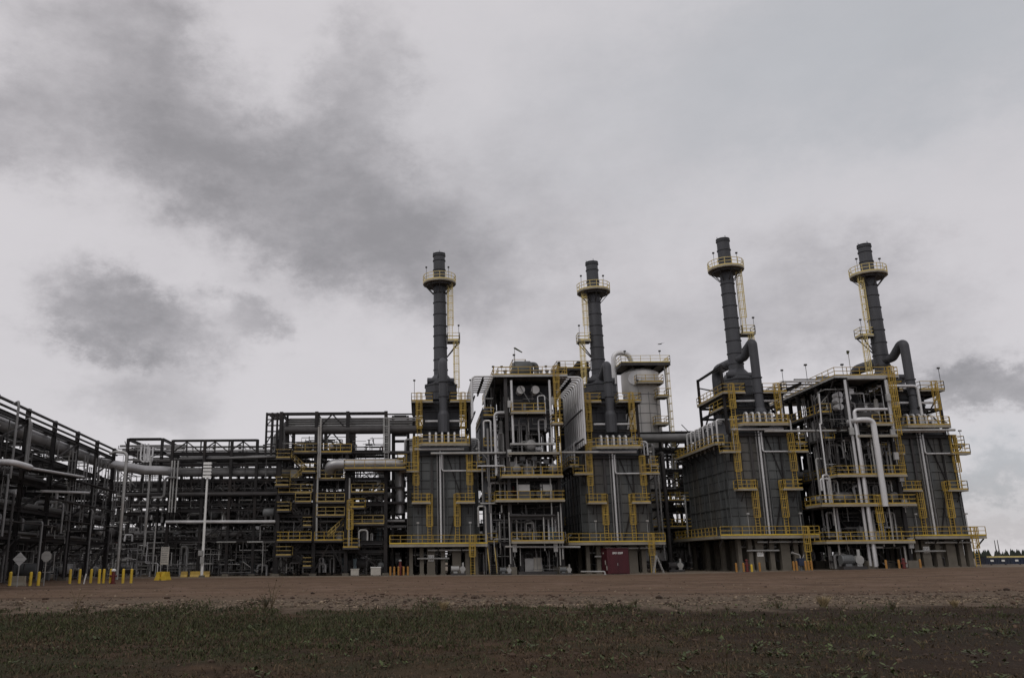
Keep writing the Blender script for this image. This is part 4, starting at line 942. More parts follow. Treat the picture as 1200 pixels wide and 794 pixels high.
rn = random.Random(3)
for z, ds in ((3.95, (1.0, 1.7, 2.3, 3.2, 5.2, 6.6)), (6.0, (.8, 1.5, 2.4, 3.4, 5.4, 7.2)), (8.2, (.9, 1.6, 2.1, 2.9, 3.6, 5.6, 7.0)), (10.35, (2.6, 3.2, 3.9, 5.4, 6.2, 7.6)), (12.75, (1.2, 1.9, 2.6, 3.3, 5.5, 6.8))):
    for d in ds:
        r_ = rn.choice((.1, .14, .18, .25)); zz_ = HZ(z) + .02 + r_
        P_(t, [(SK(xL - d * Q, 36), 36, zz_), (SK(xL - d * Q, 105), 105, zz_)], r_, rn.choice(('silver_dull', 'silver_dull', 'cladding', 'steel_mid')))
for j in range(0, 8):
    X0, X1 = SK(xL, ysL[j]), SK(xL, ysL[j + 1]); y0, y1 = ysL[j], ysL[j + 1]
    if j % 2: brace_l = ((7.9, 9.9), (10.1, 12.3), (.4, 3.5))
    else: brace_l = ((5.8, 7.7),)
    for a, c in brace_l:
        b = MB(); b.beam((X0 + .05, y0, HZ(a)), (X1 + .05, y1, HZ(c)), .16); b.build('brace', 'steel', t)
for j in range(9):
    X = SK(xL, ysL[j]); X2 = SK(xsL[1], ysL[j])
    for a, c in ((3.6, .5), (5.8, 7.7)):
        b = MB(); b.beam((X, ysL[j], HZ(a)), (X2, ysL[j], HZ(c)), .15); b.build('brace', 'steel', t)
# cable trays hung on the near face
for k, y in enumerate((88, 92, 96, 100, 104)):
    X = SK(xL, y) + .55; b = MB()
    for s_ in (-.4, .4): b.beam((X, y + s_, HZ(4.4 + .3 * k)), (X, y + s_, HZ(11.6)), .11)
    for q in range(int((8.0 - .3 * k) / .8)): b.beam((X, y - .4, HZ(4.6 + .3 * k + q * .75)), (X, y + .4, HZ(4.6 + .3 * k + q * .75)), .07)
    b.build('cable_tray', 'silver_dull', t)
for y0, y1, z in ((72, 104, 8.9), (82, 104, 6.9), (86, 105, 5.3), (60, 84, 4.7)):
    b = MB(); Xa, Xb = SK(xL, y0) + .7, SK(xL, y1) + .7; b.beam((Xa, y0, HZ(z)), (Xb, y1, HZ(z)), .5, .1); b.build('cable_tray', 'steel_mid', t)
def pt_(px, py, Y): return (AX(px, py, Y), Y, AZ(px, py, Y))
P_(t, [pt_(-20, 541, 66), pt_(14, 541, 66), pt_(35, 547, 68), pt_(35, 548, 76)], .24, 'silver', .9, 12)
P_(t, [pt_(38, 548.5, 70), pt_(98, 558.5, 88)], .11, 'silver')
b = MB(); b.beam(pt_(30, 549.5, 71), pt_(94, 560, 90), 1.0, .14); b.build('cable_tray', 'steel', t)
P_(t, [pt_(48, 575, 80), pt_(104, 577, 92)], .13, 'silver')
for px, Y, ya, yb, m_ in ((12, 70, 560, 470, 'silver_dull'), (29, 74, 548, 490, 'silver_dull'), (31.5, 75, 545, 494, 'silver_dull'), (79, 94, 560, 528, 'galv'), (2, 70, 628, 556, 'silver_dull'), (71, 84, 625, 590, 'silver_dull')):
    X = AX(px, ya, Y); P_(t, [(X, Y, AZ(px, ya, Y)), (X, Y, AZ(px, yb, Y)), (X - 1.2, Y + 1.6, AZ(px, yb, Y) + .1)], .105, m_, .5, 10)
platform(t, SK(xL, 52) - 3.5, SK(xL, 52) + .6, 48, 62, HZ(7.2), 'FR', .2, 'steel_mid', fas='steel_mid')
b = MB(); b.box(SK(xsL[2], 70) - 2.0, SK(xsL[2], 70) - 1.6, 46, 108, .2, 8); b.build('cladding', 'steel', t)
for (y0, sd) in ((52, 1), (60, 2), (68, 3), (76, 4), (84, 5), (92, 6), (99, 7)):
    X = SK(xL - 1.5, y0); clutter(t, X - 6, X + .4, y0, y0 + 6, 0, HZ(3.4), sd, 9, 'ppvdcb')
for y0, sd in ((56, 11), (70, 12), (84, 13), (97, 14)):
    for a, c in ((4.2, 5.5), (6.4, 7.6)): clutter(t, SK(xL - 5, y0), SK(xL - .3, y0), y0, y0 + 10, HZ(a), HZ(c), sd + int(a), 6, 'pvdb')
for k in range(7):
    y = 58 + k * 7.3; X = SK(xL + .9, y); P_(t, [(X, y, .2), (X, y, 5.5 + k % 3), (X - 2, y, 5.5 + k % 3)], .11, 'silver_dull' if k % 2 else 'steel_mid')

tangle(rackL, xL - 9, xL + .3, 50, 106, .2, HZ(3.4), 260, 61, SK, .08); tangle(rackL, xL - 5, xL + .2, 52, 106, HZ(3.4), HZ(12), 300, 62, SK, .07)
# ------------------------------------------------------------------ pipe rack running across, left of the stair structure
t = thing('pipe_rack', 'dark trussed pipe rack crossing behind the white floodlight mast', 'pipe rack', (-28, 112, 0), 'pipe racks'); rackC = t
Yc = 110.
zc = lambda py, px=250, Y=Yc: AZ(px, py, Y)
Xc = lambda px, py=560, Y=Yc: AX(px, py, Y)
xsC = [Xc(200), Xc(238), Xc(270), Xc(300), Xc(325)]; ysC = [Yc, Yc + 5, Yc + 10]
rack(t, xsC, ysC, zc(515), [zc(633), zc(611), zc(597), zc(577), zc(563), zc(545), zc(532)], 0, .36)
for y in (Yc - .05, Yc + 10.05):
    truss(t, xsC[0], xsC[3], y, zc(531), zc(516), 6); truss(t, xsC[0], xsC[4], y, zc(577), zc(562), 10, w_=.13)
for k, (py, r_, m_, dy) in enumerate(((521, .14, 'silver_dull', 2), (524, .16, 'silver', 3), (527, .2, 'silver', 4), (522, .2, 'silver', 6), (538, .25, 'steel_mid', 1.5), (541, .2, 'steel_mid', 3), (536, .2, 'silver_dull', 6), (568, .25, 'silver_dull', 7),
                                (579, .26, 'steel_mid', -.4), (590, .2, 'steel_mid', 2), (597, .15, 'silver_dull', 3), (603, .22, 'steel_mid', 5), (585, .2, 'steel_mid', 6), (622, .15, 'silver_dull', 2), (629, .12, 'steel_mid', 1))):
    P_(t, [(Xc(150), Yc + dy, zc(py)), (Xc(326), Yc + dy, zc(py))], r_, m_)
P_(t, [(Xc(199), Yc - .5, zc(611)), (Xc(325), Yc - .5, zc(611.5))], .2, 'silver', name='pipe')
P_(t, [(AX(206, 553, 111), Yc + 1.0, AZ(206, 553, 111)), (Xc(387), Yc + 1.0, zc(553))], .60, 'silver_dull', 1.2, 18, 'main_pipe')
for px, ya, yb, xb in ((197, 560, 583, 183), (178, 596, 625, 166)):
    P_(t, [(Xc(px + 12), Yc - 1.2, zc(ya)), (Xc(px), Yc - 1.2, zc(ya)), (Xc(px), Yc - 1.2, zc(yb)), (Xc(xb), Yc - 1.2, zc(yb))], .16, 'silver_dull', .5)
P_(t, [(Xc(181, 540), Yc - 1.5, zc(640)), (Xc(181, 540), Yc - 1.5, zc(536))], .14, 'galv'); P_(t, [(Xc(190, 560), Yc - 1.3, zc(668)), (Xc(190, 560), Yc - 1.3, zc(612))], .10, 'galv')
for px in (203, 206, 210): P_(t, [(Xc(px, 560), Yc - .9, zc(600)), (Xc(px, 560), Yc - .9, zc(540))], .10, 'galv')
for i in range(4): brace(t, (xsC[i], Yc, zc(633)), (xsC[i + 1], Yc, zc(612)), 'X/'[i % 2], .14)
for i in range(4): brace(t, (xsC[i], Yc, zc(611)), (xsC[i + 1], Yc, zc(580)), 'VA'[i % 2], .14)
for i in range(4): brace(t, (xsC[i], Yc + 10, .4), (xsC[i + 1], Yc + 10, zc(635)), 'X', .14)
# lattice end frame left of it
b_ = [Xc(143, 530), Xc(184, 530)]
rack(t, b_, [Yc + 2, Yc + 9], zc(511, 160), [zc(633), zc(600), zc(575), zc(545), zc(527), zc(512, 160)], 0, .34)
brace(t, (b_[0], Yc + 2, zc(545)), (b_[1], Yc + 2, zc(527)), 'X', .12)
for py, dy in ((518, 3), (522, 4), (526, 5), (531, 6)): P_(t, [(Xc(128), Yc + dy, zc(py)), (Xc(208), Yc + dy, zc(py))], .15, 'silver_dull')
for k, px in enumerate((160, 164, 168)): P_(t, [(Xc(px), Yc + 1, zc(518)), (Xc(px), Yc + 1, zc(538)), (Xc(px + 6), Yc + 1, zc(540)), (Xc(px + 6), Yc + 1, zc(522))], .12, 'silver', .6)
for k in range(6): clutter(t, xsC[0] - 14 + k * 5, xsC[0] - 9 + k * 5, Yc - .5, Yc + 8, 0, zc(634), 40 + k, 9, 'pppvcdb')
for k in range(5): clutter(t, xsC[0] - 8 + k * 5, xsC[0] - 3 + k * 5, Yc, Yc + 8, zc(633), zc(612), 50 + k, 7, 'ppvdb')
for k in range(5): clutter(t, xsC[0] - 8 + k * 5, xsC[0] - 3 + k * 5, Yc, Yc + 8, zc(610), zc(580), 60 + k, 6, 'ppvdb')
lampC = MB()

# ------------------------------------------------------------------ stair structure with decks
t = thing('process_structure', 'tall open dark structure with yellow zigzag stairs and a big silver bent pipe', 'process structure', (-11, 112, 0)); TS = t
Yt = 108.
zt_ = lambda py, px=400, Y=Yt: AZ(px, py, Y)
Xt = lambda px, py=600, Y=Yt: AX(px, py, Y)
xsT = [Xt(326), Xt(368.5), Xt(406), Xt(452)]; ysT = [Yt, Yt + 5.5, Yt + 11]
lv = [483.5, 528, 560, 576, 590, 603, 634, 645]
rack(t, xsT, ysT, zt_(482), [zt_(p) - .1 for p in lv], 0, .44)
rack(t, [xsT[3] + .8, Xt(478)], [Yt + 3, Yt + 9], zt_(484), [zt_(484), zt_(506), zt_(528), zt_(575), zt_(588), zt_(610)], 0, .3)
for (i, a, c, k) in ((0, 575, 560, 'X'), (1, 603, 576, 'X'), (1, 634, 604, 'V'), (1, 671, 636, 'A'), (0, 671, 648, 'A'), (2, 603, 561, '/'), (2, 671, 636, '\\'), (1, 527, 506, 'A'), (1, 504, 485, 'A'), (2, 590, 560, '\\'), (0, 603, 577, '/')):
    brace(t, (xsT[i], Yt, zt_(a)), (xsT[i + 1], Yt, zt_(c)), k, .17)
for (i, a, c, k) in ((0, 560, 528, 'X'), (2, 575, 530, 'X'), (1, 600, 560, 'X'), (0, 634, 604, 'X'), (2, 634, 604, 'V')): brace(t, (xsT[i], Yt + 11, zt_(a)), (xsT[i + 1], Yt + 11, zt_(c)), k, .15)
b = MB()
for py in (515, 519.5, 522): b.beam((xsT[0] + .2, Yt + 2, zt_(py)), (xsT[1], Yt + 2, zt_(py)), .12)
for py in (514, 520, 526, 532, 538, 571, 580): b.beam((xsT[2] + .2, Yt + 8, zt_(py)), (xsT[3], Yt + 8, zt_(py)), .13)
b.build('beam', 'steel', t)
# nested pipes rising at the left end and running along the top
zlow = zc(530, 300, Yt + 2)
for k in range(7):
    y = Yt + 1.0 + .55 * k; xr_ = Xt(333 - 3.0 * k, 505); zh_ = zt_(489 + 2.0 * k, 400); zl_ = zt_(522 + 1.5 * (6 - k), 320)
    P_(t, [(Xc(205), y + 2, zl_ - .3), (xr_ - 1.6 , y, zl_ - .3), (xr_, y, zl_ - .3), (xr_, y, zh_), (Xt(492, 490), y, zh_)], .135 + .015 * (k % 3), 'silver_dull', .7, 8)
P_(t, [(xsT[0] + .5, Yt + .2, zt_(503.5)), (Xt(488, 503), Yt + .2, zt_(503.5))], .52, 'steel_mid', name='main_pipe', n=16)
P_(t, [(xsT[1], Yt + 1.5, zt_(529)), (Xt(484, 528), Yt + 1.5, zt_(529))], .26, 'steel_mid', n=12)
P_(t, [(Xt(312, 483, Yt), Yt + 1, zt_(484)), (Xt(484, 484, Yt), Yt + 1, zt_(484))], .10, 'steel')
b = MB()
for px in (311.5, 318, 324, 336): b.ibeam((Xt(px, 500), Yt + .5, zt_(532)), (Xt(px, 500), Yt + .5, zt_(482)), .25, .25)
for py in (483, 490, 497, 504, 511, 519): b.beam((Xt(311.5, 500), Yt + .5, zt_(py)), (xsT[0], Yt + .5, zt_(py)), .15)
for k in range(5): b.beam((Xt(311.5, 500), Yt + .5 + k, zt_(483)), (xsT[0], Yt + .5 + k, zt_(483)), .14)
b.beam((Xt(311.5, 500), Yt + .5, zt_(497)), (Xt(324, 500), Yt + .5, zt_(483)), .12); b.beam((Xt(311.5, 500), Yt + .5, zt_(519)), (Xt(311.5, 500), Yt + 5, zt_(500)), .12)
for px in (311.5, 324): b.ibeam((Xt(px, 500), Yt + 5, zt_(532)), (Xt(px, 500), Yt + 5, zt_(482)), .25, .25)
b.build('pipe_frame', 'steel', t)
# big silver bent pipe
P_(t, [(Xt(380, 553), Yc + 1.0, zc(553)), (Xt(386, 553), Yt + .3, zt_(553)), (Xt(388, 553), Yt - .9, zt_(546)), (Xt(395, 547), Yt - .9, zt_(544.5)), (Xt(468, 546), Yt - .9, zt_(544.5)), (Xt(468, 546), Yt + 3.4, zt_(544.5)), (Xt(468, 546), Yt + 3.4, zt_(600))], .66, 'cladding', 1.3, 18, 'main_pipe')
P_(t, [(xsT[0], Yt + 4, zt_(578)), (Xt(475), Yt + 4, zt_(578))], .45, 'silver_dull', n=12); P_(t, [(xsT[1], Yt + 6, zt_(562)), (Xt(475), Yt + 6, zt_(562))], .5, 'silver_dull', n=12)
for py, dy, r_ in ((588, 2, .2), (593, 4, .2), (610, 1, .16), (616, 3, .2), (622, 6, .25), (640, 2, .16), (570, 2, .16), (598, 7, .3), (607, 8, .2)): P_(t, [(xsT[0] - .5, Yt + dy, zt_(py)), (Xt(474), Yt + dy, zt_(py))], r_, 'silver_dull' if dy % 2 else 'steel_mid')
# decks and stairs
for px0, px1, py, y0, y1, sd in ((326, 366, 633, -1.2, 4, 'FL'), (369, 403, 633, -.6, 4, 'F'), (325, 343, 650, -1.3, 1, 'FLR'), (403, 421, 641.5, -1.6, 1, 'FLR'), (410, 428, 595, -1.3, 1, 'FLR'), (326, 341, 598, -1.2, 1, 'FLR'),
                                 (345, 372, 530, -.8, 4, 'FLR'), (374, 412, 530, -.4, 5, 'F'), (325, 342, 537, -1.2, 1, 'FLR'), (355, 371, 553.5, -1.2, 1, 'FLR'), (324, 340, 569, -1.3, 1, 'FLR'), (405, 476, 551, -2.2, .0, 'FLR'), (347, 365, 588, -.8, 2, 'F'), (371, 404, 588, -.5, 3, 'F'), (356, 366, 616, -1.1, 1, 'FLR'), (356, 366, 663, -1.1, 1, 'FLR'), (412, 450, 614, -.5, 3, 'F'), (327, 366, 577, -.5, 2, 'F'), (371, 404, 604, -.5, 2, 'F'), (412, 450, 577, -.4, 2, 'F'), (371, 404, 561, -.4, 2, 'F'), (327, 366, 560.5, .2, 2, 'F')):
    platform(t, Xt(px0, py), Xt(px1, py), Yt + y0, Yt + y1, zt_(py), sd, .2, 'yellow' if px0 in (405, 374, 410, 403) or py == 633 else 'yellow_shaded', fas='steel_mid')
for pa, ya, pb, yb in ((341, 537, 357, 553), (341, 568.5, 357, 554), (342, 569, 358, 587), (341, 597.5, 356, 588), (342, 598, 357, 615.5), (343, 633, 357, 617), (343, 649.5, 357, 634), (343, 650, 357, 662.5), (384, 632, 402, 616)):
    stair(t, (Xt(pa, ya), Yt + .4, zt_(ya)), (Xt(pb, yb), Yt + .4, zt_(yb)), .75, 'yellow_shaded' if ya in (537, 632, 568.5) else 'steel_mid')
ladder(t, Xt(411, 610), Yt - 1.0, zt_(641), zt_(596), (0, -1)); ladder(t, Xt(453, 525), Yt - .6, zt_(551), zt_(500), (0, -1), 'galv')
sd = 70
for i in range(3):
    for a, c in ((671, 646), (645, 635), (634, 604), (603, 591), (590, 577), (576, 561), (560, 530), (528, 508)):
        sd += 1; nn = {671: 12, 634: 12, 603: 7, 528: 5, 560: 5}.get(a, 4)
        clutter(t, xsT[i] + .4, xsT[i + 1] - .4, Yt + .6, Yt + 9, zt_(a) + .05, zt_(c) - .1, sd, nn, 'ppvdcb')
drum(t, (Xt(345, 521), Yt + 4, zt_(523)), 1.4, .75, 'y', 'grey_paint'); drum(t, (Xt(399, 522), Yt + 4, zt_(523)), 2.6, .9, 'x', 'steel_mid')
for px, ya, yb in ((375, 560, 490), (371, 633, 500), (409, 640, 560)): P_(t, [(Xt(px, ya), Yt - .4, zt_(ya)), (Xt(px, ya), Yt - .4, zt_(yb))], .13, 'galv')
P_(t, [(Xt(421, 605), Yt - .3, zt_(640)), (Xt(421, 605), Yt - .3, zt_(621)), (Xt(431, 605), Yt - .3, zt_(621)), (Xt(431, 605), Yt - .3, zt_(633))], .12, 'galv', .4)

tangle(TS, xsT[0] + .2, xsT[3], Yt + .3, Yt + 9, .2, zt_(510), 420, 63, None, .07)
tangle(rackC, xsC[0] - 9, xsC[4] + 1, Yc - .5, Yc + 8, .2, zc(635), 260, 64, None, .08); tangle(rackC, xsC[0] - 9, xsC[4] + 1, Yc, Yc + 9, zc(634), zc(520), 320, 65, None, .07)
b = MB()
for px in (347, 388, 420, 436): b.ibeam((Xt(px), Yt + 3, .1), (Xt(px), Yt + 3, zt_(561)), .24, .24)
for py in (538, 545, 553, 566, 583, 596, 608, 621, 628): b.beam((xsT[0], Yt + 2.5, zt_(py)), (xsT[3], Yt + 2.5, zt_(py)), .12)
b.build('secondary_frame', 'steel', TS)
# ------------------------------------------------------------------ racks further back
def back_rack(label, x0, x1, y0, y1, ztop, nz_, nx, seed, dense=5):
    t = thing('pipe_rack', label, 'pipe rack', ((x0 + x1) / 2, (y0 + y1) / 2, 0), 'pipe racks')
    xs = [x0 + (x1 - x0) * k / nx for k in range(nx + 1)]; ys = [y0, (y0 + y1) / 2, y1]
    lv = [3.2 + (ztop - 3.4) * k / (nz_ - 1) for k in range(nz_)]
    rack(t, xs, ys, ztop, lv, 0, .36, feet=False); rn = random.Random(seed)
    for z in lv:
        for k in range(dense):
            r_ = rn.choice((.1, .15, .2, .3, .4)); y = y0 + .6 + (y1 - y0 - 1) * (k + rn.random() * .6) / dense
            P_(t, [(x0 - .6, y, z + .2 + r_), (x1 + .6, y, z + .2 + r_)], r_, rn.choice(('silver_dull', 'steel_mid', 'steel_mid', 'steel')))
    for i in range(nx):
        for a in range(nz_ - 1):
            if rn.random() < .5: brace(t, (xs[i], y0, lv[a]), (xs[i + 1], y0, lv[a + 1]), rn.choice('XAV/'), .15)
        clutter(t, xs[i], xs[i + 1], y0 - .5, y1 - 1, 0, 3.1, seed + i, 8, 'ppvcdb')
        tangle(t, xs[i], xs[i + 1], y0 - .3, y0 + 3, .2, ztop - .4, 60, seed + 7 * i, None, .08)
        for a in range(nz_ - 1): clutter(t, xs[i], xs[i + 1], y0, y0 + 3, lv[a] + .3, lv[a + 1] - .3, seed + 17 * i + a, 3, 'ppvd')
    return t
back_rack('dense dark pipe rack behind the trussed rack, far left', -62, -22, 123, 133, 12.6, 5, 8, 101, 6)
back_rack('low dark pipe rack seen through the open stair structure', -20, 2, 124, 134, 9.5, 4, 5, 202, 6)
back_rack('low dark pipe rack seen under the module with the white discs', 6, 24, 131, 137, 13, 4, 4, 303, 4)
t = back_rack('open pipe rack filling the gap between the vessel and the long riser flank', 32.0, 43.5, 124, 134, 20.0, 7, 3, 404, 5)
zb = lambda py, Y: AZ(790, py, Y)
P_(t, [(31.5, 122.5, zb(513, 122.5)), (44, 122.5, zb(513, 122.5))], .62, 'silver_dull', n=16, name='main_pipe')
for px, ya, yb, r_, m_ in ((771, 640, 520, .2, 'silver_dull'), (775, 655, 545, .14, 'galv'), (782, 660, 530, .25, 'steel_mid'), (811, 640, 540, .2, 'steel_mid'), (804, 650, 580, .14, 'galv')):
    X = AX(px, 600, 121); P_(t, [(X, 121, AZ(px, ya, 121)), (X, 121, AZ(px, yb, 121)), (X, 125, AZ(px, yb, 121))], r_, m_, .5)
for py in (586, 617): platform(t, 33, 43, 121.3, 124, zb(py, 121.5), 'F', .2, fas='steel_mid')
back_rack('dark rack of vents and pipes behind the module with looped pipes', 47, 60, 126, 133, 12, 4, 3, 505, 4)
# dark buildings added as filler for the deep shade behind the racks
def building(name, label, x0, x1, y0, y1, h):
    t = thing(name, label, 'filler building', ((x0 + x1) / 2, y0, 0))
    b = MB(); b.box(x0, x1, y0, y1, 0, h)
    for k in range(int((x1 - x0) / 1.2)): b.box(x0 + k * 1.2, x0 + k * 1.2 + .12, y0 - .05, y0 - .002, .1, h - .05)
    b.build('wall', 'steel_mid', t)
    b = MB(); ym = (y0 + y1) / 2; b.add([(x0 - .3, y0 - .4, h), (x1 + .3, y0 - .4, h), (x1 + .3, ym, h + 1.2), (x0 - .3, ym, h + 1.2), (x0 - .3, y1 + .4, h), (x1 + .3, y1 + .4, h)], [(0, 1, 2, 3), (3, 2, 5, 4), (0, 3, 4), (1, 5, 2)]); b.build('roof', 'steel_mid', t)
    for k in range(6):
        x = x0 + (x1 - x0) * (k + .5) / 6; b = MB(); b.box(x - .5, x + .5, y0 - .09, y0 - .055, 0.05, 2.15); b.build('door', 'grey_paint', t)
    return t
building('filler_building', 'long low dark filler building added for darkness behind the left racks', -75, 3, 139, 155, 6.5)
building('filler_building', 'low dark filler building added for darkness behind the generators on the right', 5, 66, 141, 155, 6.0)

# ------------------------------------------------------------------ things standing in the yard
def gpos(px, py):
    """point of the ground seen at a photo pixel"""
    d = Vector(ray(px, py)); z = 0
    for _ in range(4): t = (z - EYE) / d.z; z = ground_z(d.x * t, d.y * t)
    return Vector((d.x * t, d.y * t, z))
def on(px, Y, py=670): x = AX(px, py, Y); return Vector((x, Y, ground_z(x, Y)))
def bollard(label, p, h, r_, col, group, lean=0):
    t = thing('bollard', label, 'bollard', p, group)
    b = MB(); b.tube([(p.x, p.y, p.z - .2), (p.x + lean, p.y, p.z + h), (p.x + lean, p.y, p.z + h + r_ * .5)], [r_, r_, r_ * .55], 12); b.build('post', col, t, True)
    b = MB(); b.tube([(p.x, p.y, p.z - .05), (p.x, p.y, p.z + .05)], r_ * 1.7, 12); b.build('footing', 'concrete', t)
    return t
Yb = 74.
names = ['leftmost', 'second', 'third', 'fourth', 'fifth', 'sixth', 'seventh', 'eighth']
for k, px in enumerate((81.8, 92.8, 106, 116, 121, 129, 144, 153.5)):
    lb = ('leftmost' if k == 0 else 'rightmost' if k == 7 else names[k] + ' from the left') + ' of eight yellow bollards before the dark rack'
    bollard(lb, on(px, Yb + .4 * (k % 3), 682), 1.18, .115, 'yellow_bright', 'yellow bollards of the left row', .02 * ((k % 3) - 1))
for lb, px in (('yellow bollard at the far left beside the diamond sign', 11.5), ('yellow bollard between the diamond sign and the round sign', 35.5), ('yellow bollard just left of the post of the round sign', 45)):
    bollard(lb, on(px, 68, 682), 1.05, .12, 'yellow_bright', 'yellow bollards by the two road signs')
p = on(98.6, 74.5, 680); b = MB(); b.tube([(p.x, p.y, p.z), (p.x + .12, p.y, p.z + .85)], .055, 8); onemesh(b, 'marker_post', 'white', 'thin white leaning marker post among the yellow bollards', 'marker post', p)
def hydrant(label, p, h=1.3, cap='white'):
    t = thing('hydrant', label, 'hydrant', p, 'red hydrants')
    b = MB(); b.tube([(p.x, p.y, p.z - .1), (p.x, p.y, p.z + h * .8), (p.x, p.y, p.z + h)], [.15, .15, .12], 12); b.tube([(p.x, p.y, p.z + .02), (p.x, p.y, p.z + .1)], .24, 12); b.build('barrel', 'red_bright', t, True)
    for s_ in (-1, 1):
        b = MB(); b.tube([(p.x, p.y, p.z + h * .62), (p.x + s_ * .28, p.y, p.z + h * .62)], .075, 10); b.tube([(p.x + s_ * .24, p.y, p.z + h * .62), (p.x + s_ * .3, p.y, p.z + h * .62)], .1, 10); b.build('outlet', 'red_bright', t)
    b = MB(); b.tube([(p.x, p.y, p.z + h), (p.x, p.y, p.z + h + .1), (p.x, p.y, p.z + h + .2)], [.2, .19, .06], 12); b.build('cap', cap, t)
hydrant('red hydrant with a white cap in the row of yellow bollards', on(132.3, 74.6, 682), 1.05)
hydrant('red hydrant among orange bollards left of the number plate pier', on(876, 101.5, 668), 1.25, 'red_bright')
hydrant('red hydrant between orange bollards under the right module', on(1060, 99.5, 666), .95, 'red_bright')
hydrant('tall red hydrant with pale cap behind the orange bollards beside the first generator', on(469, 105.5, 672), 1.7, 'galv')
for lb, pxs, Y, h, col in (('orange bollard in the cluster at the first generator, ', (457.5, 462, 467, 473, 478), 104.5, 1.02, 'orange'), ('orange bollard before the piers of the long flanked generator, ', (863.4, 872, 891), 100, 1.0, 'orange'),
                           ('orange bollard around the blue fire monitor, ', (931, 934.5, 945, 948.5, 952), 99.5, 1.05, 'orange'), ('orange bollard under the right module, ', (1039.7, 1055, 1080), 99, .95, 'orange')):
    for k, px in enumerate(pxs):
        bollard(lb + ('leftmost' if k == 0 else 'rightmost' if k == len(pxs) - 1 else names[k] + ' from left'), on(px, Y, 670), h, .12, col, 'orange bollards at the generators')
bollard('short yellow bollard with its orange neighbours before the number plate pier', on(881.5, 99.5, 670), .8, .13, 'yellow_bright', 'orange bollards at the generators')
p = on(939.5, 101, 668); t = thing('fire_monitor', 'blue and grey fire monitor standing among orange bollards', 'fire monitor', p)
b = MB(); b.tube([(p.x, p.y, p.z), (p.x, p.y, p.z + .9)], .12, 10); b.tube([(p.x, p.y, p.z), (p.x, p.y, p.z + .06)], .3, 12); b.build('riser', 'grey_paint', t)
b = MB(); b.box(p.x - .32, p.x + .32, p.y - .3, p.y + .3, p.z + .55, p.z + 1.35); b.box(p.x - .36, p.x + .36, p.y - .34, p.y + .34, p.z + 1.35, p.z + 1.41); b.build('valve_box', 'dark_blue', t)
b = MB(); b.tube(fillet([(p.x, p.y, p.z + 1.4), (p.x, p.y, p.z + 1.75), (p.x - .7, p.y - .15, p.z + 1.95)], .2), .09, 10); b.tube([(p.x - .7, p.y - .15, p.z + 1.95), (p.x - .98, p.y - .2, p.z + 2.03)], [.09, .15], 10); b.build('nozzle', 'galv', t)
b = MB(); b.tube([(p.x + .2, p.y - .1, p.z + 1.35), (p.x + .45, p.y - .1, p.z + 1.8)], .04, 6); b.build('handle', 'galv', t)
# road signs seen from behind
def sign(label, px, Y, py0, py1, kind, wpx, col):
    p = on(px - (1.2 if kind == 'diamond' else 2.2), Y, 684); t = thing('road_sign', label, 'road sign', p); x = p.x
    zc_ = AZ(px, (py0 + py1) / 2, Y); s_ = (py1 - py0) / 2 * Y / 1013. * 1.02
    b = MB(); b.beam((x, Y, p.z - .1), (x, Y, zc_ + s_ * .9), .06, .05); b.build('post', 'galv', t)
    b = MB(); n = 4 if kind == 'diamond' else 8; a0 = 0 if n == 4 else math.pi / 8
    pts = [(x + s_ * 1.03 * math.cos(a0 + 2 * math.pi * k / n), zc_ + s_ * 1.03 * math.sin(a0 + 2 * math.pi * k / n)) for k in range(n)]
    b.add([(u, Y - .045, v) for u, v in pts] + [(u, Y - .032, v) for u, v in pts], [tuple(range(n)), tuple(reversed(range(n, 2 * n)))] + [(k, n + k, n + (k + 1) % n, (k + 1) % n) for k in range(n)])
    b.build('panel', col, t)
    for q in (-.3, .3):
        b = MB(); b.box(x - s_ * .5, x + s_ * .5, Y - .072, Y - .047, zc_ + q * s_ - .02, zc_ + q * s_ + .02); b.build('rail', 'galv', t)
sign('pale diamond shaped road sign on a thin post at the far left', 21.3, 67, 647, 662.5, 'diamond', 15, 'sign_back')
sign('grey eight sided road sign on a thin post, right of the diamond one', 53.5, 69, 645.5, 657.5, 'round', 12, 'galv')
def jersey(label, p, ln, col, group=None, h=.8):
    b = MB(); prof = [(-.3, 0), (-.3, .08), (-.16, .32), (-.09, h), (.09, h), (.16, .32), (.3, .08), (.3, 0)]
    n = len(prof); vs = [(p.x + s_ * ln / 2, p.y + y, p.z + z - .02) for s_ in (-1, 1) for y, z in prof]
    b.add(vs, [tuple(range(n)), tuple(reversed(range(n, 2 * n)))] + [(k, n + k, n + (k + 1) % n, (k + 1) % n) for k in range(n)])
    return onemesh(b, 'traffic_barrier', col, label, 'barrier', p, group)
def barrier_end(label, p, col):
    b = MB(); prof = [(-.34, 0), (-.34, .1), (-.2, .4), (-.12, .85), (.12, .85), (.2, .4), (.34, .1), (.34, 0)]
    n = len(prof); vs = [(p.x + u, p.y + s_ * .9, p.z + z - .02) for s_ in (-1, 1) for u, z in prof]
    b.add(vs, [tuple(reversed(range(n))), tuple(range(n, 2 * n))] + [(k, (k + 1) % n, n + (k + 1) % n, n + k) for k in range(n)])
    return onemesh(b, 'traffic_barrier', col, label, 'barrier', p, 'yellow barriers under the notice board')
barrier_end('left of two yellow barriers under the notice board', on(187.6, 88.5, 678), 'yellow_bright'); barrier_end('right of two yellow barriers under the notice board', on(193.8, 88.5, 678), 'yellow_bright')
jersey('pale low barrier block behind the diamond sign', on(21.5, 69, 680), 1.1, 'fascia')
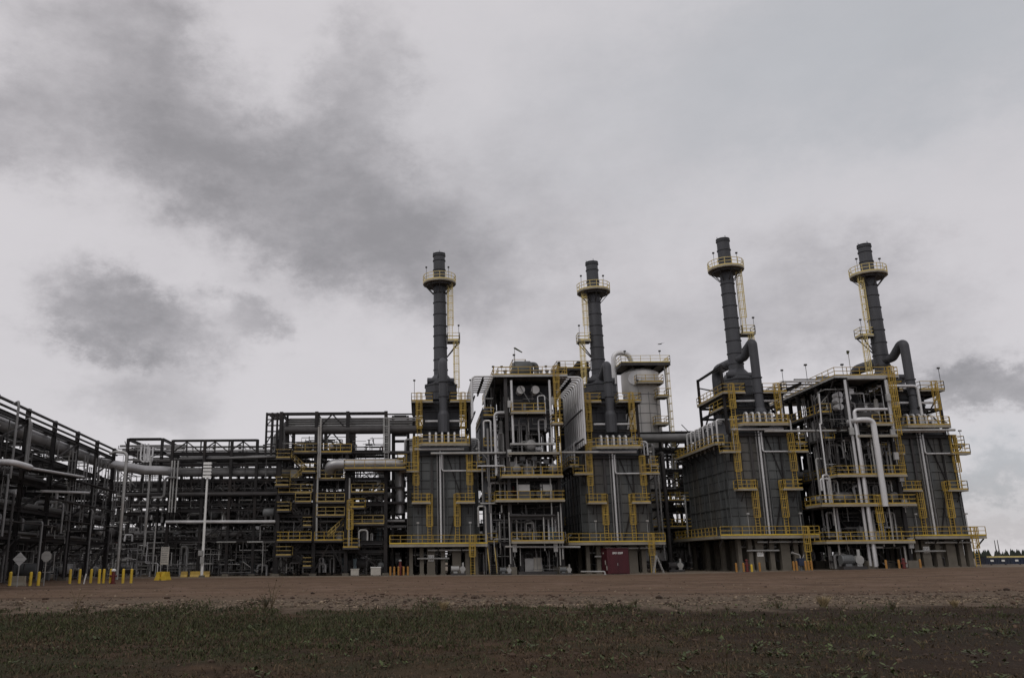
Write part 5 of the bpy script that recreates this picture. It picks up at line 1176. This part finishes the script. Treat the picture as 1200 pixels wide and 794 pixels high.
for lb, px, ln in (('tan barrier left of the foot of the floodlight mast', 229, 1.2), ('tan barrier right of the foot of the floodlight mast', 241, 1.0), ('lone tan barrier between notice board and floodlight mast', 216, .8)): jersey(lb, on(px, 105.5, 672), ln, 'yellow', 'tan barriers at the floodlight mast', .7)
for lb, px, w_, h in (('white box shaped container beside the orange bollards', 440.5, 1.2, .95), ('small pale block on the ground under the stair structure', 416, .95, .75)):
    p = on(px, 105.5, 671); t = thing('storage_box', lb, 'box', p); b = MB(); b.box(p.x - w_ / 2, p.x + w_ / 2, p.y - .5, p.y + .5, p.z + .08, p.z + h); b.build('body', 'concrete_pale', t)
    b = MB(); b.box(p.x - w_ / 2 - .04, p.x + w_ / 2 + .04, p.y - .54, p.y + .54, p.z + h, p.z + h + .1); b.build('lid', 'white' if w_ > 1 else 'concrete_pale', t)
    b = MB(); b.box(p.x - w_ / 2 + .1, p.x - w_ / 2 + .22, p.y - .45, p.y + .45, p.z, p.z + .078); b.box(p.x + w_ / 2 - .22, p.x + w_ / 2 - .1, p.y - .45, p.y + .45, p.z, p.z + .078); b.build('runner', 'steel', t)
# notice board
Y = 90.; p = on(191.5, Y, 676); t = thing('notice_board', 'tall pale notice board with rows of writing above the yellow barriers', 'notice board', p)
zt0, zt1 = AZ(193, 661, Y), AZ(193, 640.5, Y); xa = p.x - .42; xb = p.x + .42
for x in (xa + .05, xb - .05):
    b = MB(); b.beam((x, Y + .05, p.z - .1), (x, Y + .05, zt1 + .05), .07); b.build('post', 'galv', t)
b = MB(); b.cur = 0; b.box(xa, xb, Y - .03, Y + .01, zt0, zt1); b.cur = 1; rn = random.Random(2)
for r_ in range(7):
    z = zt1 - .16 - r_ * (zt1 - zt0 - .2) / 7; x = xa + .08
    while x < xb - .14:
        w_ = rn.uniform(.05, .14); b.box(x, x + w_, Y - .036, Y - .031, z - .05, z + .04); x += w_ + .04
b.build('panel', ['concrete_pale', 'grey_paint'], t)
# floodlight mast
Y = 103.; p = on(236.5, Y, 672); t = thing('floodlight_mast', 'tall white mast carrying a stacked bank of floodlights on its top', 'floodlight mast', p)
ztop = AZ(244, 541, Y)
b = MB(); b.tube([(p.x, Y, p.z), (p.x, Y, ztop - 1.6)], [.17, .12], 14); b.build('pole', 'white', t, True)
b = MB(); b.box(p.x - .3, p.x + .3, Y - .3, Y + .3, p.z - .2, p.z + .25); b.build('footing', 'concrete', t)
b = MB(); b.box(p.x - .45, p.x + .1, Y - .5, Y - .26, p.z + 2.5, p.z + 3.1); b.box(p.x - .2, p.x + .25, Y - .45, Y - .26, p.z + 1.6, p.z + 2.4); b.build('control_box', 'galv', t)
for k in range(5):
    z = ztop - .22 - k * .4; b = MB(); b.add([(p.x - .48, Y - .35, z - .12), (p.x + .48, Y - .35, z - .12), (p.x + .48, Y + .1, z - .05), (p.x - .48, Y + .1, z - .05), (p.x - .48, Y - .35, z + .16), (p.x + .48, Y - .35, z + .16), (p.x + .48, Y + .1, z + .10), (p.x - .48, Y + .1, z + .10)],
        [(3, 2, 1, 0), (4, 5, 6, 7), (0, 1, 5, 4), (1, 2, 6, 5), (2, 3, 7, 6), (3, 0, 4, 7)]); b.build('floodlight', 'white', t)
b = MB(); b.beam((p.x, Y + .13, ztop - 2.1), (p.x, Y + .13, ztop), .1); b.build('bracket', 'galv', t)
# standing pale pipe by the end of the left rack
Y = 94.; p = on(137.5, Y, 667); zt0 = AZ(150, 530, Y)
b = MB(); b.pipe([(p.x, Y, p.z), (p.x, Y, zt0), (p.x - 1.1, Y, zt0 + .1), (p.x - 2.4, Y + 1.5, zt0 + .1)], .17, .5, 10); onemesh(b, 'stand_pipe', 'galv', 'tall pale pipe standing at the end of the long left rack, bent at its top', 'pipe', p, None, True)
# red shed
Y = 103.; xa, xb = AX(712, 660, Y), AX(737.3, 660, Y); g = ground_z(xa, Y); zt0 = AZ(724, 642.5, Y)
t = thing('equipment_shed', 'dark red metal shed standing alone before the second generator', 'shed', ((xa + xb) / 2, Y, g))
b = MB(); b.box(xa, xb, Y, Y + 3.2, g + .06, zt0)
for k in range(1, 9):
    x = xa + (xb - xa) * k / 9; b.box(x - .025, x + .025, Y - .02, Y - .001, g + .1, zt0 - .05)
for k in range(1, 10):
    y = Y + 3.2 * k / 10; b.box(xa - .02, xa - .001, y - .025, y + .025, g + .1, zt0 - .05)
b.build('wall', 'red', t)
b = MB(); b.box(xa - .08, xb + .08, Y - .08, Y + 3.28, zt0 + .001, zt0 + .09); b.build('roof', 'red', t)
b = MB(); xm = (xa + xb) / 2
for s_ in (0, 1): b.box(xm - 1.0 + s_ * 1.01, xm - .01 + s_ * 1.01, Y - .045, Y - .022, g + .15, g + 2.3)
d = b.build('door', 'red', t); b = MB(); b.box(xm - .12, xm - .06, Y - .09, Y - .046, g + 1.0, g + 1.3); b.build('handle', 'galv', d)
b = MB(); rn = random.Random(9); x = xm - .62
for wlen in (5, 6):      # two short words too small to read
    for c_ in range(wlen):
        z = zt0 - .50; b.box(x, x + .03, Y - .034, Y - .022, z - .11, z + .11)
        b.box(x + .035, x + .085, Y - .034, Y - .022, z + .06, z + .11)
        if rn.random() < .7: b.box(x + .035, x + .08, Y - .034, Y - .022, z - .03, z + .02)
        if rn.random() < .5: b.box(x + .035, x + .085, Y - .034, Y - .022, z - .11, z - .06)
        x += .105
    x += .1
b.build('lettering', 'white', t)
for y_, z_, h in ((Y + 1.0, g + 1.35, .5), (Y + .35, g + .75, .5), (Y + 1.9, zt0 - .5, .16)):
    b = MB(); b.box(xa - .05, xa - .022, y_ - .22, y_ + .22, z_ - h / 2, z_ + h / 2); b.build('notice', 'concrete_pale', t)
# low hose bend left of the shed
p = on(709, 102.2, 672); b = MB(); b.pipe([(p.x - 2.6, 103.4, p.z + .35), (p.x - .25, 102.2, p.z + .35), (p.x, 102.2, p.z + .33), (p.x, 102.2, p.z)], .09, .2, 8); b.tube([(p.x, 102.2, p.z), (p.x, 102.2, p.z + .05)], .16, 10); onemesh(b, 'hose_pipe', 'galv', 'low pale hose pipe bending to the ground left of the red shed', 'pipe', p)
# folding step ladder right of the shed
p = on(770.5, 107, 669); b = MB()
for s_ in (-.28, .28):
    b.beam((p.x - .5, p.y + s_, p.z), (p.x, p.y + s_ * .7, p.z + 2.1), .07); b.beam((p.x + .75, p.y + s_, p.z), (p.x, p.y + s_ * .7, p.z + 2.1), .07)
for k in range(1, 6): b.beam((p.x + .75 - .125 * k, p.y - .26, p.z + .35 * k), (p.x + .75 - .125 * k, p.y + .26, p.z + .35 * k), .2, .04)
onemesh(b, 'step_ladder', 'galv', 'pale folding step ladder standing right of the red shed', 'step ladder', p)
# pump skids
def pump(label, p, s_=1., col='grey_paint'):
    t = thing('pump_skid', label, 'pump', p, 'pump skids')
    b = MB(); b.box(p.x - .9 * s_, p.x + .9 * s_, p.y - .5 * s_, p.y + .5 * s_, p.z - .02, p.z + .25 * s_); b.build('base', 'steel_mid', t)
    b = MB(); b.tube([(p.x - .75 * s_, p.y, p.z + .72 * s_), (p.x + .1 * s_, p.y, p.z + .72 * s_)], .36 * s_, 14); b.tube([(p.x - .85 * s_, p.y, p.z + .72 * s_), (p.x - .76 * s_, p.y, p.z + .72 * s_)], .39 * s_, 14)
    for k in range(6): b.tube([(p.x - (.65 - k * .13) * s_, p.y, p.z + .72 * s_), (p.x - (.62 - k * .13) * s_, p.y, p.z + .72 * s_)], .40 * s_, 14)
    b.box(p.x - .6 * s_, p.x - .1 * s_, p.y - .25 * s_, p.y + .25 * s_, p.z + .25 * s_, p.z + .45 * s_); b.build('motor', col, t)
    b = MB(); b.tube([(p.x + .12 * s_, p.y, p.z + .72 * s_), (p.x + .4 * s_, p.y, p.z + .72 * s_)], .09 * s_, 8); b.build('shaft', 'galv', t)
    b = MB(); b.tube([(p.x + .55 * s_, p.y - .2 * s_, p.z + .72 * s_), (p.x + .55 * s_, p.y + .2 * s_, p.z + .72 * s_)], .34 * s_, 14); b.tube([(p.x + .6 * s_, p.y, p.z + .8 * s_), (p.x + .6 * s_, p.y, p.z + 1.5 * s_)], .12 * s_, 10); b.box(p.x + .35 * s_, p.x + .75 * s_, p.y - .15 * s_, p.y + .15 * s_, p.z + .25 * s_, p.z + .5 * s_); b.build('casing', 'galv', t)
pump('big grey pump at the foot of the module with looped pipes', on(999, 100.5, 665), 1.5, 'grey_paint')
pump('pale pump on a stand under the first generator, near the yellow ladder', on(537, 106.3, 671), 1.0, 'galv')
pump('small pump at the left foot of the module with white discs', on(592.5, 105.3, 671), .8, 'grey_paint')
pump('small pump at the right foot of the module with white discs', on(663, 105.5, 671), .8, 'grey_paint')
pump('dark pump in the gap between the red shed and the long flanked generator', on(792, 112, 668), 1.1, 'steel_mid')
# right edge: blue bins, a yellow pipe on stands
for k, (px, w_) in enumerate(((1163, 2.0), (1176, 2.6), (1192, 2.4))):
    Y = 122. + k; p = on(px, Y, 660); h = .95; t = thing('storage_bin', ('dark blue storage bin nearest to the last generator', 'dark blue storage bin in the middle of the three at the right', 'dark blue storage bin at the right edge')[k], 'bin', p, 'blue bins at the right edge')
    b = MB(); b.box(p.x - w_ / 2, p.x + w_ / 2, Y, Y + 2, p.z + .12, p.z + h)
    for q in range(6): x = p.x - w_ / 2 + w_ * (q + .5) / 6; b.box(x - .05, x + .05, Y - .06, Y - .002, p.z + .12, p.z + h)
    b.build('body', 'blue' if k < 2 else 'dark_blue', t)
    b = MB(); b.box(p.x - w_ / 2 - .06, p.x + w_ / 2 + .06, Y - .06, Y + 2.06, p.z + h, p.z + h + .09); b.build('lid', 'dark_blue', t)
    b = MB(); b.box(p.x - .25, p.x + .2, Y - .085, Y - .062, p.z + .5, p.z + .75); b.build('notice', 'white', t)
Y = 127.; p = on(1176, Y, 660); t = thing('pipe_gantry', 'low yellow beam on legs above the blue bins at the right edge', 'gantry', p)
xa, xb = AX(1158, 653, Y), AX(1230, 653, Y); z = AZ(1176, 652.2, Y)
b = MB(); b.box(xa, xb, Y - .3, Y + .3, z - .15, z + .15); b.build('beam', 'yellow_pale', t)
for k in range(5):
    x = xa + .3 + (xb - xa - .6) * k / 4; b = MB(); b.beam((x, Y, p.z - .1), (x, Y, z - .15), .14); b.build('leg', 'steel_mid', t)
for lb, px, ya, yb in (('left of two distant thin masts above the far trees', 1166.5, 650, 632.5), ('right of two distant thin masts above the far trees', 1170, 650, 632)):
    Y = 420.; X = AX(px, 640, Y); b = MB(); b.tube([(X, Y, 0), (X, Y, AZ(px, yb, Y))], [.3, .14], 6); onemesh(b, 'mast', 'steel_mid', lb, 'mast', (X, Y, 0), 'distant masts')
# wind socks and a bird
def windsock(label, px, py, ppx, ppy, Y, zb, d, ln, r0=.3):
    q = at(px, py, Y); top = at(ppx, ppy, Y); t = thing('windsock', label, 'windsock', (top.x, Y, zb))
    b = MB(); b.tube([(top.x, Y, zb), (top.x, Y, top.z)], .045, 6); b.build('pole', 'galv', t)
    b = MB(); d = Vector(d).normalized(); b.tube([Vector((top.x, Y, top.z)) + d * ln * u for u in (0, .3, .65, 1)], [r0, r0 * .9, r0 * .75, r0 * .55], 12, False); b.build('sock', 'olive', t, True)
    b = MB(); b.tube([(top.x - .02, Y, top.z - .05), (top.x - .02, Y, top.z + .05)], .09, 8); b.build('swivel', 'galv', t)
windsock('olive windsock streaming down to the right above the module with white discs', 607, 411, 602.8, 407.5, yf1 + 6, zr1 + 2.0, (1, 0, -.62), 1.25, .13)
windsock('small dark green windsock hanging from a pole above the right module', 993, 412, 993.6, 411, yf2 + 3, zr2, (-.15, .1, -1), .42, .20)
q = at(773, 403, 140.); b = MB(); s_ = .75
b.tube([(q.x - .35, q.y, q.z - .05), (q.x - .1, q.y, q.z), (q.x + .25, q.y, q.z + .03), (q.x + .4, q.y, q.z + .06)], [.02, .09, .08, .02], 8)
b.add([(q.x - .05, q.y, q.z + .05), (q.x + .22, q.y, q.z + .05), (q.x - .55, q.y + .5, q.z + .28), (q.x - .25, q.y + .45, q.z + .22)], [(0, 1, 3, 2), (2, 3, 1, 0)])
b.add([(q.x - .05, q.y, q.z + .05), (q.x + .22, q.y, q.z + .05), (q.x + .62, q.y - .5, q.z + .16), (q.x + .78, q.y - .45, q.z + .2)], [(0, 1, 3, 2), (2, 3, 1, 0)])
onemesh(b, 'bird', 'steel_mid', 'small grey bird flying beside the top of the round vessel', 'bird', q)

# ------------------------------------------------------------------ far wood, stones, grass, weeds
rn = random.Random(11); b = MB()
for k in range(2600):
    x = rn.uniform(-900, 1100); y = rn.uniform(820, 960); h = rn.uniform(5.5, 9.5) * (1.15 if rn.random() < .08 else 1); r_ = h * rn.uniform(.16, .26)
    b.tube([(x, y, 0), (x, y, h * .25), (x + rn.uniform(-.4, .4), y, h * .6), (x, y, h)], [r_ * .8, r_, r_ * .62, .08], 6)
o = b.build('far_wood', 'far_tree', None); o['kind'] = 'stuff'; o['label'] = 'dark far wood along the horizon'
# loose stones on the road edge
rs = np.random.RandomState(5); b = MB()
ico = [(0, 0, 1), (.89, 0, .45), (.28, .85, .45), (-.72, .53, .45), (-.72, -.53, .45), (.28, -.85, .45), (.72, .53, -.45), (-.28, .85, -.45), (-.89, 0, -.45), (-.28, -.85, -.45), (.72, -.53, -.45), (0, 0, -1)]
icf = [(0, 1, 2), (0, 2, 3), (0, 3, 4), (0, 4, 5), (0, 5, 1), (1, 6, 2), (2, 7, 3), (3, 8, 4), (4, 9, 5), (5, 10, 1), (2, 6, 7), (3, 7, 8), (4, 8, 9), (5, 9, 10), (1, 10, 6), (6, 11, 7), (7, 11, 8), (8, 11, 9), (9, 11, 10), (10, 11, 6)]
n = 0
while n < 6500:
    y = 33.5 + abs(rs.normal(0, 1)) * 2.6 if rs.rand() < .8 else rs.uniform(31, 60); x = rs.uniform(-.62, .82) * y + rs.normal(0, .5)
    dens = .5 + .5 * math.sin(x * .37 + 1.2) * math.cos(x * .11 + y * .3)
    if rs.rand() > .25 + .75 * dens: continue
    r_ = float(np.exp(rs.normal(-3.35, .42))); r_ = min(r_, .16); z = ground_z(x, y) + r_ * .25
    a = rs.uniform(0, 6.28); ca, sa = math.cos(a), math.sin(a); sx, sy, sz = rs.uniform(.8, 1.3), rs.uniform(.7, 1.1), rs.uniform(.45, .8); j = rs.uniform(.75, 1.2, 12)
    b.add([(x + r_ * (u * sx * ca - v * sy * sa) * j[i], y + r_ * (u * sx * sa + v * sy * ca) * j[i], z + r_ * w_ * sz * j[i]) for i, (u, v, w_) in enumerate(ico)], icf); n += 1
o = b.build('gravel_stones', 'stone', None); o['kind'] = 'stuff'; o['label'] = 'loose gravel stones along the road edge'
# short rough grass of the verge: green and dry blades
def noise2(x, y):
    return (np.sin(x * .55 + 1.7 * np.sin(y * .33)) * np.cos(y * .71 + 1.1 * np.sin(x * .27)) + .6 * np.sin(x * 1.7 + y * .9) * np.cos(y * 1.9 - x * .6) + .35 * np.sin(x * 4.1 - y * 2.3) * np.cos(y * 3.7 + x)) / 1.95
def grass_field(name, mname, count, seed, bias, hmul, label):
    rs = np.random.RandomState(seed); N_ = count * 3
    y = 10.5 + (rs.rand(N_) ** 1.25) * 27.0; x = (rs.rand(N_) * 1.50 - .66) * y
    d = noise2(x * .62 + 7 * bias, y * .8) * .75 + noise2(x * 2.3 + 3, y * 2.6 + 7 * bias) * .55 + rs.normal(0, .34, N_)
    left = np.clip((4 - x) / 10, -1.1, .8)        # greener on the left, barer on the right
    edge = np.clip((32.6 + 1.1 * np.sin(x * .53) + .6 * np.sin(x * 1.9 + 1) + .4 * np.sin(x * 4.3) + np.abs(rs.normal(0, 1.5, N_)) * (np.sin(x * .77 + 2) + np.sin(x * 2.7) > .3) - y) / 1.6, -1, 0) * 1.6
    front = np.clip((y - 17.5) / 6, -1, 1.0) * 1.1
    sc = (d + left * .55 + front * .5 + edge * 1.6) if bias > 0 else (-d * .7 + np.clip((x - 5) / 8, 0, 1) * -.55 + edge * 2 + rs.normal(0, .3, N_))
    keep = np.where(sc > (.62 if bias > 0 else .02))[0][:count]; x, y = x[keep], y[keep]; n = len(x)
    z = np.array([ground_z(a, c) for a, c in zip(x, y)])
    h = np.exp(rs.normal(0, .55, n)) * (.036 + .022 * np.clip((y - 18) / 8, 0, 1)) * hmul; w_ = rs.uniform(.004, .009, n) * (1 + y / 16); a = rs.uniform(0, 6.283, n); l = rs.uniform(.15, 1.1, n) * h; la = rs.uniform(0, 6.283, n)
    dx, dy = np.cos(a) * w_, np.sin(a) * w_; lx, ly = np.cos(la) * l, np.sin(la) * l
    V = np.empty((n, 5, 3)); V[:, 0] = np.stack([x - dx, y - dy, z - .01], 1); V[:, 1] = np.stack([x + dx, y + dy, z - .01], 1)
    V[:, 2] = np.stack([x + dx * .8 + lx * .35, y + dy * .8 + ly * .35, z + h * .55], 1); V[:, 3] = np.stack([x - dx * .8 + lx * .35, y - dy * .8 + ly * .35, z + h * .55], 1); V[:, 4] = np.stack([x + lx, y + ly, z + h], 1)
    me = bpy.data.meshes.new(name); i0 = np.arange(n) * 5
    me.vertices.add(n * 5); me.vertices.foreach_set('co', V.reshape(-1).astype(np.float32))
    li = np.concatenate([np.stack([i0, i0 + 1, i0 + 2, i0 + 3], 1), np.stack([i0 + 3, i0 + 2, i0 + 4, i0 + 4], 1)[:, :3]], 1).reshape(-1)
    me.loops.add(n * 7); me.loops.foreach_set('vertex_index', li.astype(np.int32))
    me.polygons.add(n * 2); ls = np.stack([np.arange(n) * 7, np.arange(n) * 7 + 4], 1).reshape(-1); me.polygons.foreach_set('loop_start', ls.astype(np.int32))
    me.update(calc_edges=True); me.validate(); me.materials.append(M[mname])
    o = bpy.data.objects.new(name, me); C.objects.link(o); o['kind'] = 'stuff'; o['label'] = label
mat('grass_green', (.041, .046, .016), .8, 0, .35, .5, island=.4); mat('grass_dry', (.075, .052, .030), .85, 0, .35, .6, island=.45)
grass_field('grass', 'grass_green', 75000, 21, 1, 1.0, 'short rough green grass on the verge'); grass_field('dry_grass', 'grass_dry', 70000, 22, -1, .75, 'dry brown grass and litter on the verge')
rs = np.random.RandomState(77); b = MB(); n = 0
while n < 520:
    y = rs.uniform(12, 33.5); x = rs.uniform(-.62, .82) * y; pr = .25 + .75 * (x > 2)
    if rs.rand() > pr * (.3 + .7 * (math.sin(x * .9 + y * .4) * math.cos(y * .8 - x * .3) > .1)): continue
    z = ground_z(x, y); s_ = rs.uniform(.04, .13)
    for k in range(rs.randint(5, 14)):
        a = rs.uniform(0, 6.28); l_ = s_ * rs.uniform(.6, 1.3); c = Vector((x + rs.normal(0, s_ * .6), y + rs.normal(0, s_ * .6), z + rs.uniform(.01, s_ * .7))); d = Vector((math.cos(a), math.sin(a), rs.uniform(-.1, .7))) * l_; q = Vector((-math.sin(a), math.cos(a), 0)) * l_ * .28
        b.add([c, c + d * .5 + q, c + d, c + d * .5 - q], [(0, 1, 2, 3)])
    n += 1
o = b.build('ground_cover', 'leaf', None); o['kind'] = 'stuff'; o['label'] = 'low broad leaved ground cover scattered over the bare soil'
mat('clod', (.070, .045, .030), .95, 0, .3, 3, island=.5)
b = MB(); n = 0
while n < 4200:
    u = rs.rand()
    y = (35.6 + rs.normal(0, 1.3)) if u < .35 else (42.5 + 1.2 * math.sin(0) + rs.normal(0, 1.1)) if u < .6 else rs.uniform(13, 33) if u < .8 else rs.uniform(44, 80)
    x = rs.uniform(-.62, .82) * y
    if u < .6 and rs.rand() > .35 + .65 * (math.sin(x * .23 + 1.7) > -.1): continue
    r_ = float(min(.17, np.exp(rs.normal(-3.2, .5)))) * (.6 if u > .6 else 1); z = ground_z(x, y) + r_ * .15
    a = rs.uniform(0, 6.28); ca, sa = math.cos(a), math.sin(a); j = rs.uniform(.65, 1.25, 12)
    b.add([(x + r_ * (q[0] * ca * 1.2 - q[1] * sa) * j[i], y + r_ * (q[0] * sa * 1.2 + q[1] * ca) * j[i], z + r_ * q[2] * .7 * j[i]) for i, q in enumerate(ico)], icf); n += 1
o = b.build('soil_clods', 'clod', None); o['kind'] = 'stuff'; o['label'] = 'dark clods of soil along the road bank and verge'
# single weeds
def weed(label, px, py, hpx, kind, seed, spread=1.):
    p = gpos(px, py); k_ = p.y / 1013.; h = hpx * k_; rn = random.Random(seed)
    name, cat = {'leafy': ('weed_plant', 'weed'), 'bush': ('shrub', 'shrub'), 'tuft': ('grass_tuft', 'tuft'), 'stalk': ('dry_stalk', 'dry weed')}[kind]
    t = thing(name, label, cat, p)
    st, lf = MB(), MB(); ns = {'leafy': 9, 'bush': 16, 'tuft': 0, 'stalk': 5}[kind]
    for i in range(ns):
        a = rn.uniform(0, 6.28); hh = h * rn.uniform(.5, 1.0); sp = hh * rn.uniform(.2, .8) * spread
        q = [Vector((p.x, p.y, p.z - .02)), Vector((p.x + math.cos(a) * sp * .4, p.y + math.sin(a) * sp * .4, p.z + hh * .6)), Vector((p.x + math.cos(a) * sp, p.y + math.sin(a) * sp, p.z + hh))]
        st.tube(q, [.008 + h * .006, .006 + h * .004, .004], 5)
        for j in range({'leafy': 12, 'bush': 26, 'stalk': 7}[kind]):
            u = rn.uniform(.25, 1); c = q[0].lerp(q[1], u / .6) if u < .6 else q[1].lerp(q[2], (u - .6) / .4); ln = h * rn.uniform(.10, .22) * (1 if kind == 'leafy' else .6)
            aa = rn.uniform(0, 6.28); d = Vector((math.cos(aa), math.sin(aa), rn.uniform(-.3, .6))).normalized(); s2 = d.cross(Vector((0, 0, 1))).normalized() * ln * .25
            lf.add([c, c + d * ln * .5 + s2, c + d * ln, c + d * ln * .5 - s2 + Vector((0, 0, .004))], [(0, 1, 2, 3)])
    if kind == 'tuft':
        for i in range(160):
            a = rn.uniform(0, 6.28); hh = h * rn.uniform(.5, 1.1); sp = hh * rn.uniform(.1, .9); c = Vector((p.x + rn.uniform(-.2, .2) * h, p.y + rn.uniform(-.2, .2) * h, p.z - .02)); d = Vector((math.cos(a) * sp, math.sin(a) * sp, hh)); s2 = Vector((-math.sin(a), math.cos(a), 0)) * .014
            lf.add([c - s2, c + s2, c + d * .55 + s2 * .7 + Vector((0, 0, hh * .08)), c + d], [(0, 1, 2), (0, 2, 3)])
    st.build('stem', 'stem', t); lf.build('foliage', {'leafy': 'leaf', 'bush': 'leaf_dark', 'tuft': 'dry', 'stalk': 'stem'}[kind], t)
weed('tall thin dry weed standing on the gravel edge left of middle', 318, 711, 36, 'stalk', 1, .9); weed('small dry weed on the gravel at the far left', 88, 722, 26, 'stalk', 2, .9)
weed('dark round shrub on the gravel edge at the right', 1047, 717, 15, 'bush', 3, 1.2); weed('dark little shrub on the gravel edge below the long flanked generator', 911, 713, 10, 'bush', 4, 1.3)
weed('straw coloured grass tuft on the gravel edge right of the small shrub', 966, 712, 13, 'tuft', 5); weed('bright green leafy weed right of the middle of the verge', 742, 748, 18, 'leafy', 6, 1.3)
weed('low green weed spreading below the straw coloured tuft', 962, 742, 14, 'leafy', 7, 1.7); weed('green weed standing on the verge beside the bright leafy one', 805, 750, 13, 'leafy', 8, 1.4)
weed('yellowish weed on the gravel edge below the red shed', 739, 717, 11, 'leafy', 9); weed('dark grass clump on the gravel edge below the red shed', 694, 714, 11, 'bush', 10, 1.1)
weed('grassy clump under the tall dry weed', 311, 717, 18, 'bush', 11, 1.1); weed('low weed near the lower right corner', 1082, 760, 12, 'leafy', 12, 1.6); weed('low weed at the right edge of the verge', 1178, 745, 14, 'leafy', 13, 1.6)
weed('yellow green weed low on the left part of the verge', 307, 748, 14, 'leafy', 14, 1.5); weed('little weed sitting at the gravel edge below the blue fire monitor', 853, 719, 9, 'leafy', 15, 1.6)
weed('dry tuft on the gravel edge below the first generator', 520, 714, 11, 'tuft', 16); weed('dry tuft on the gravel edge at the far right', 1120, 716, 9, 'tuft', 17); weed('dark clump on the gravel edge near the second generator', 745, 712, 9, 'bush', 18); weed('ragged low weed in the bare dark soil at the right', 1010, 775, 14, 'leafy', 19, 1.7)
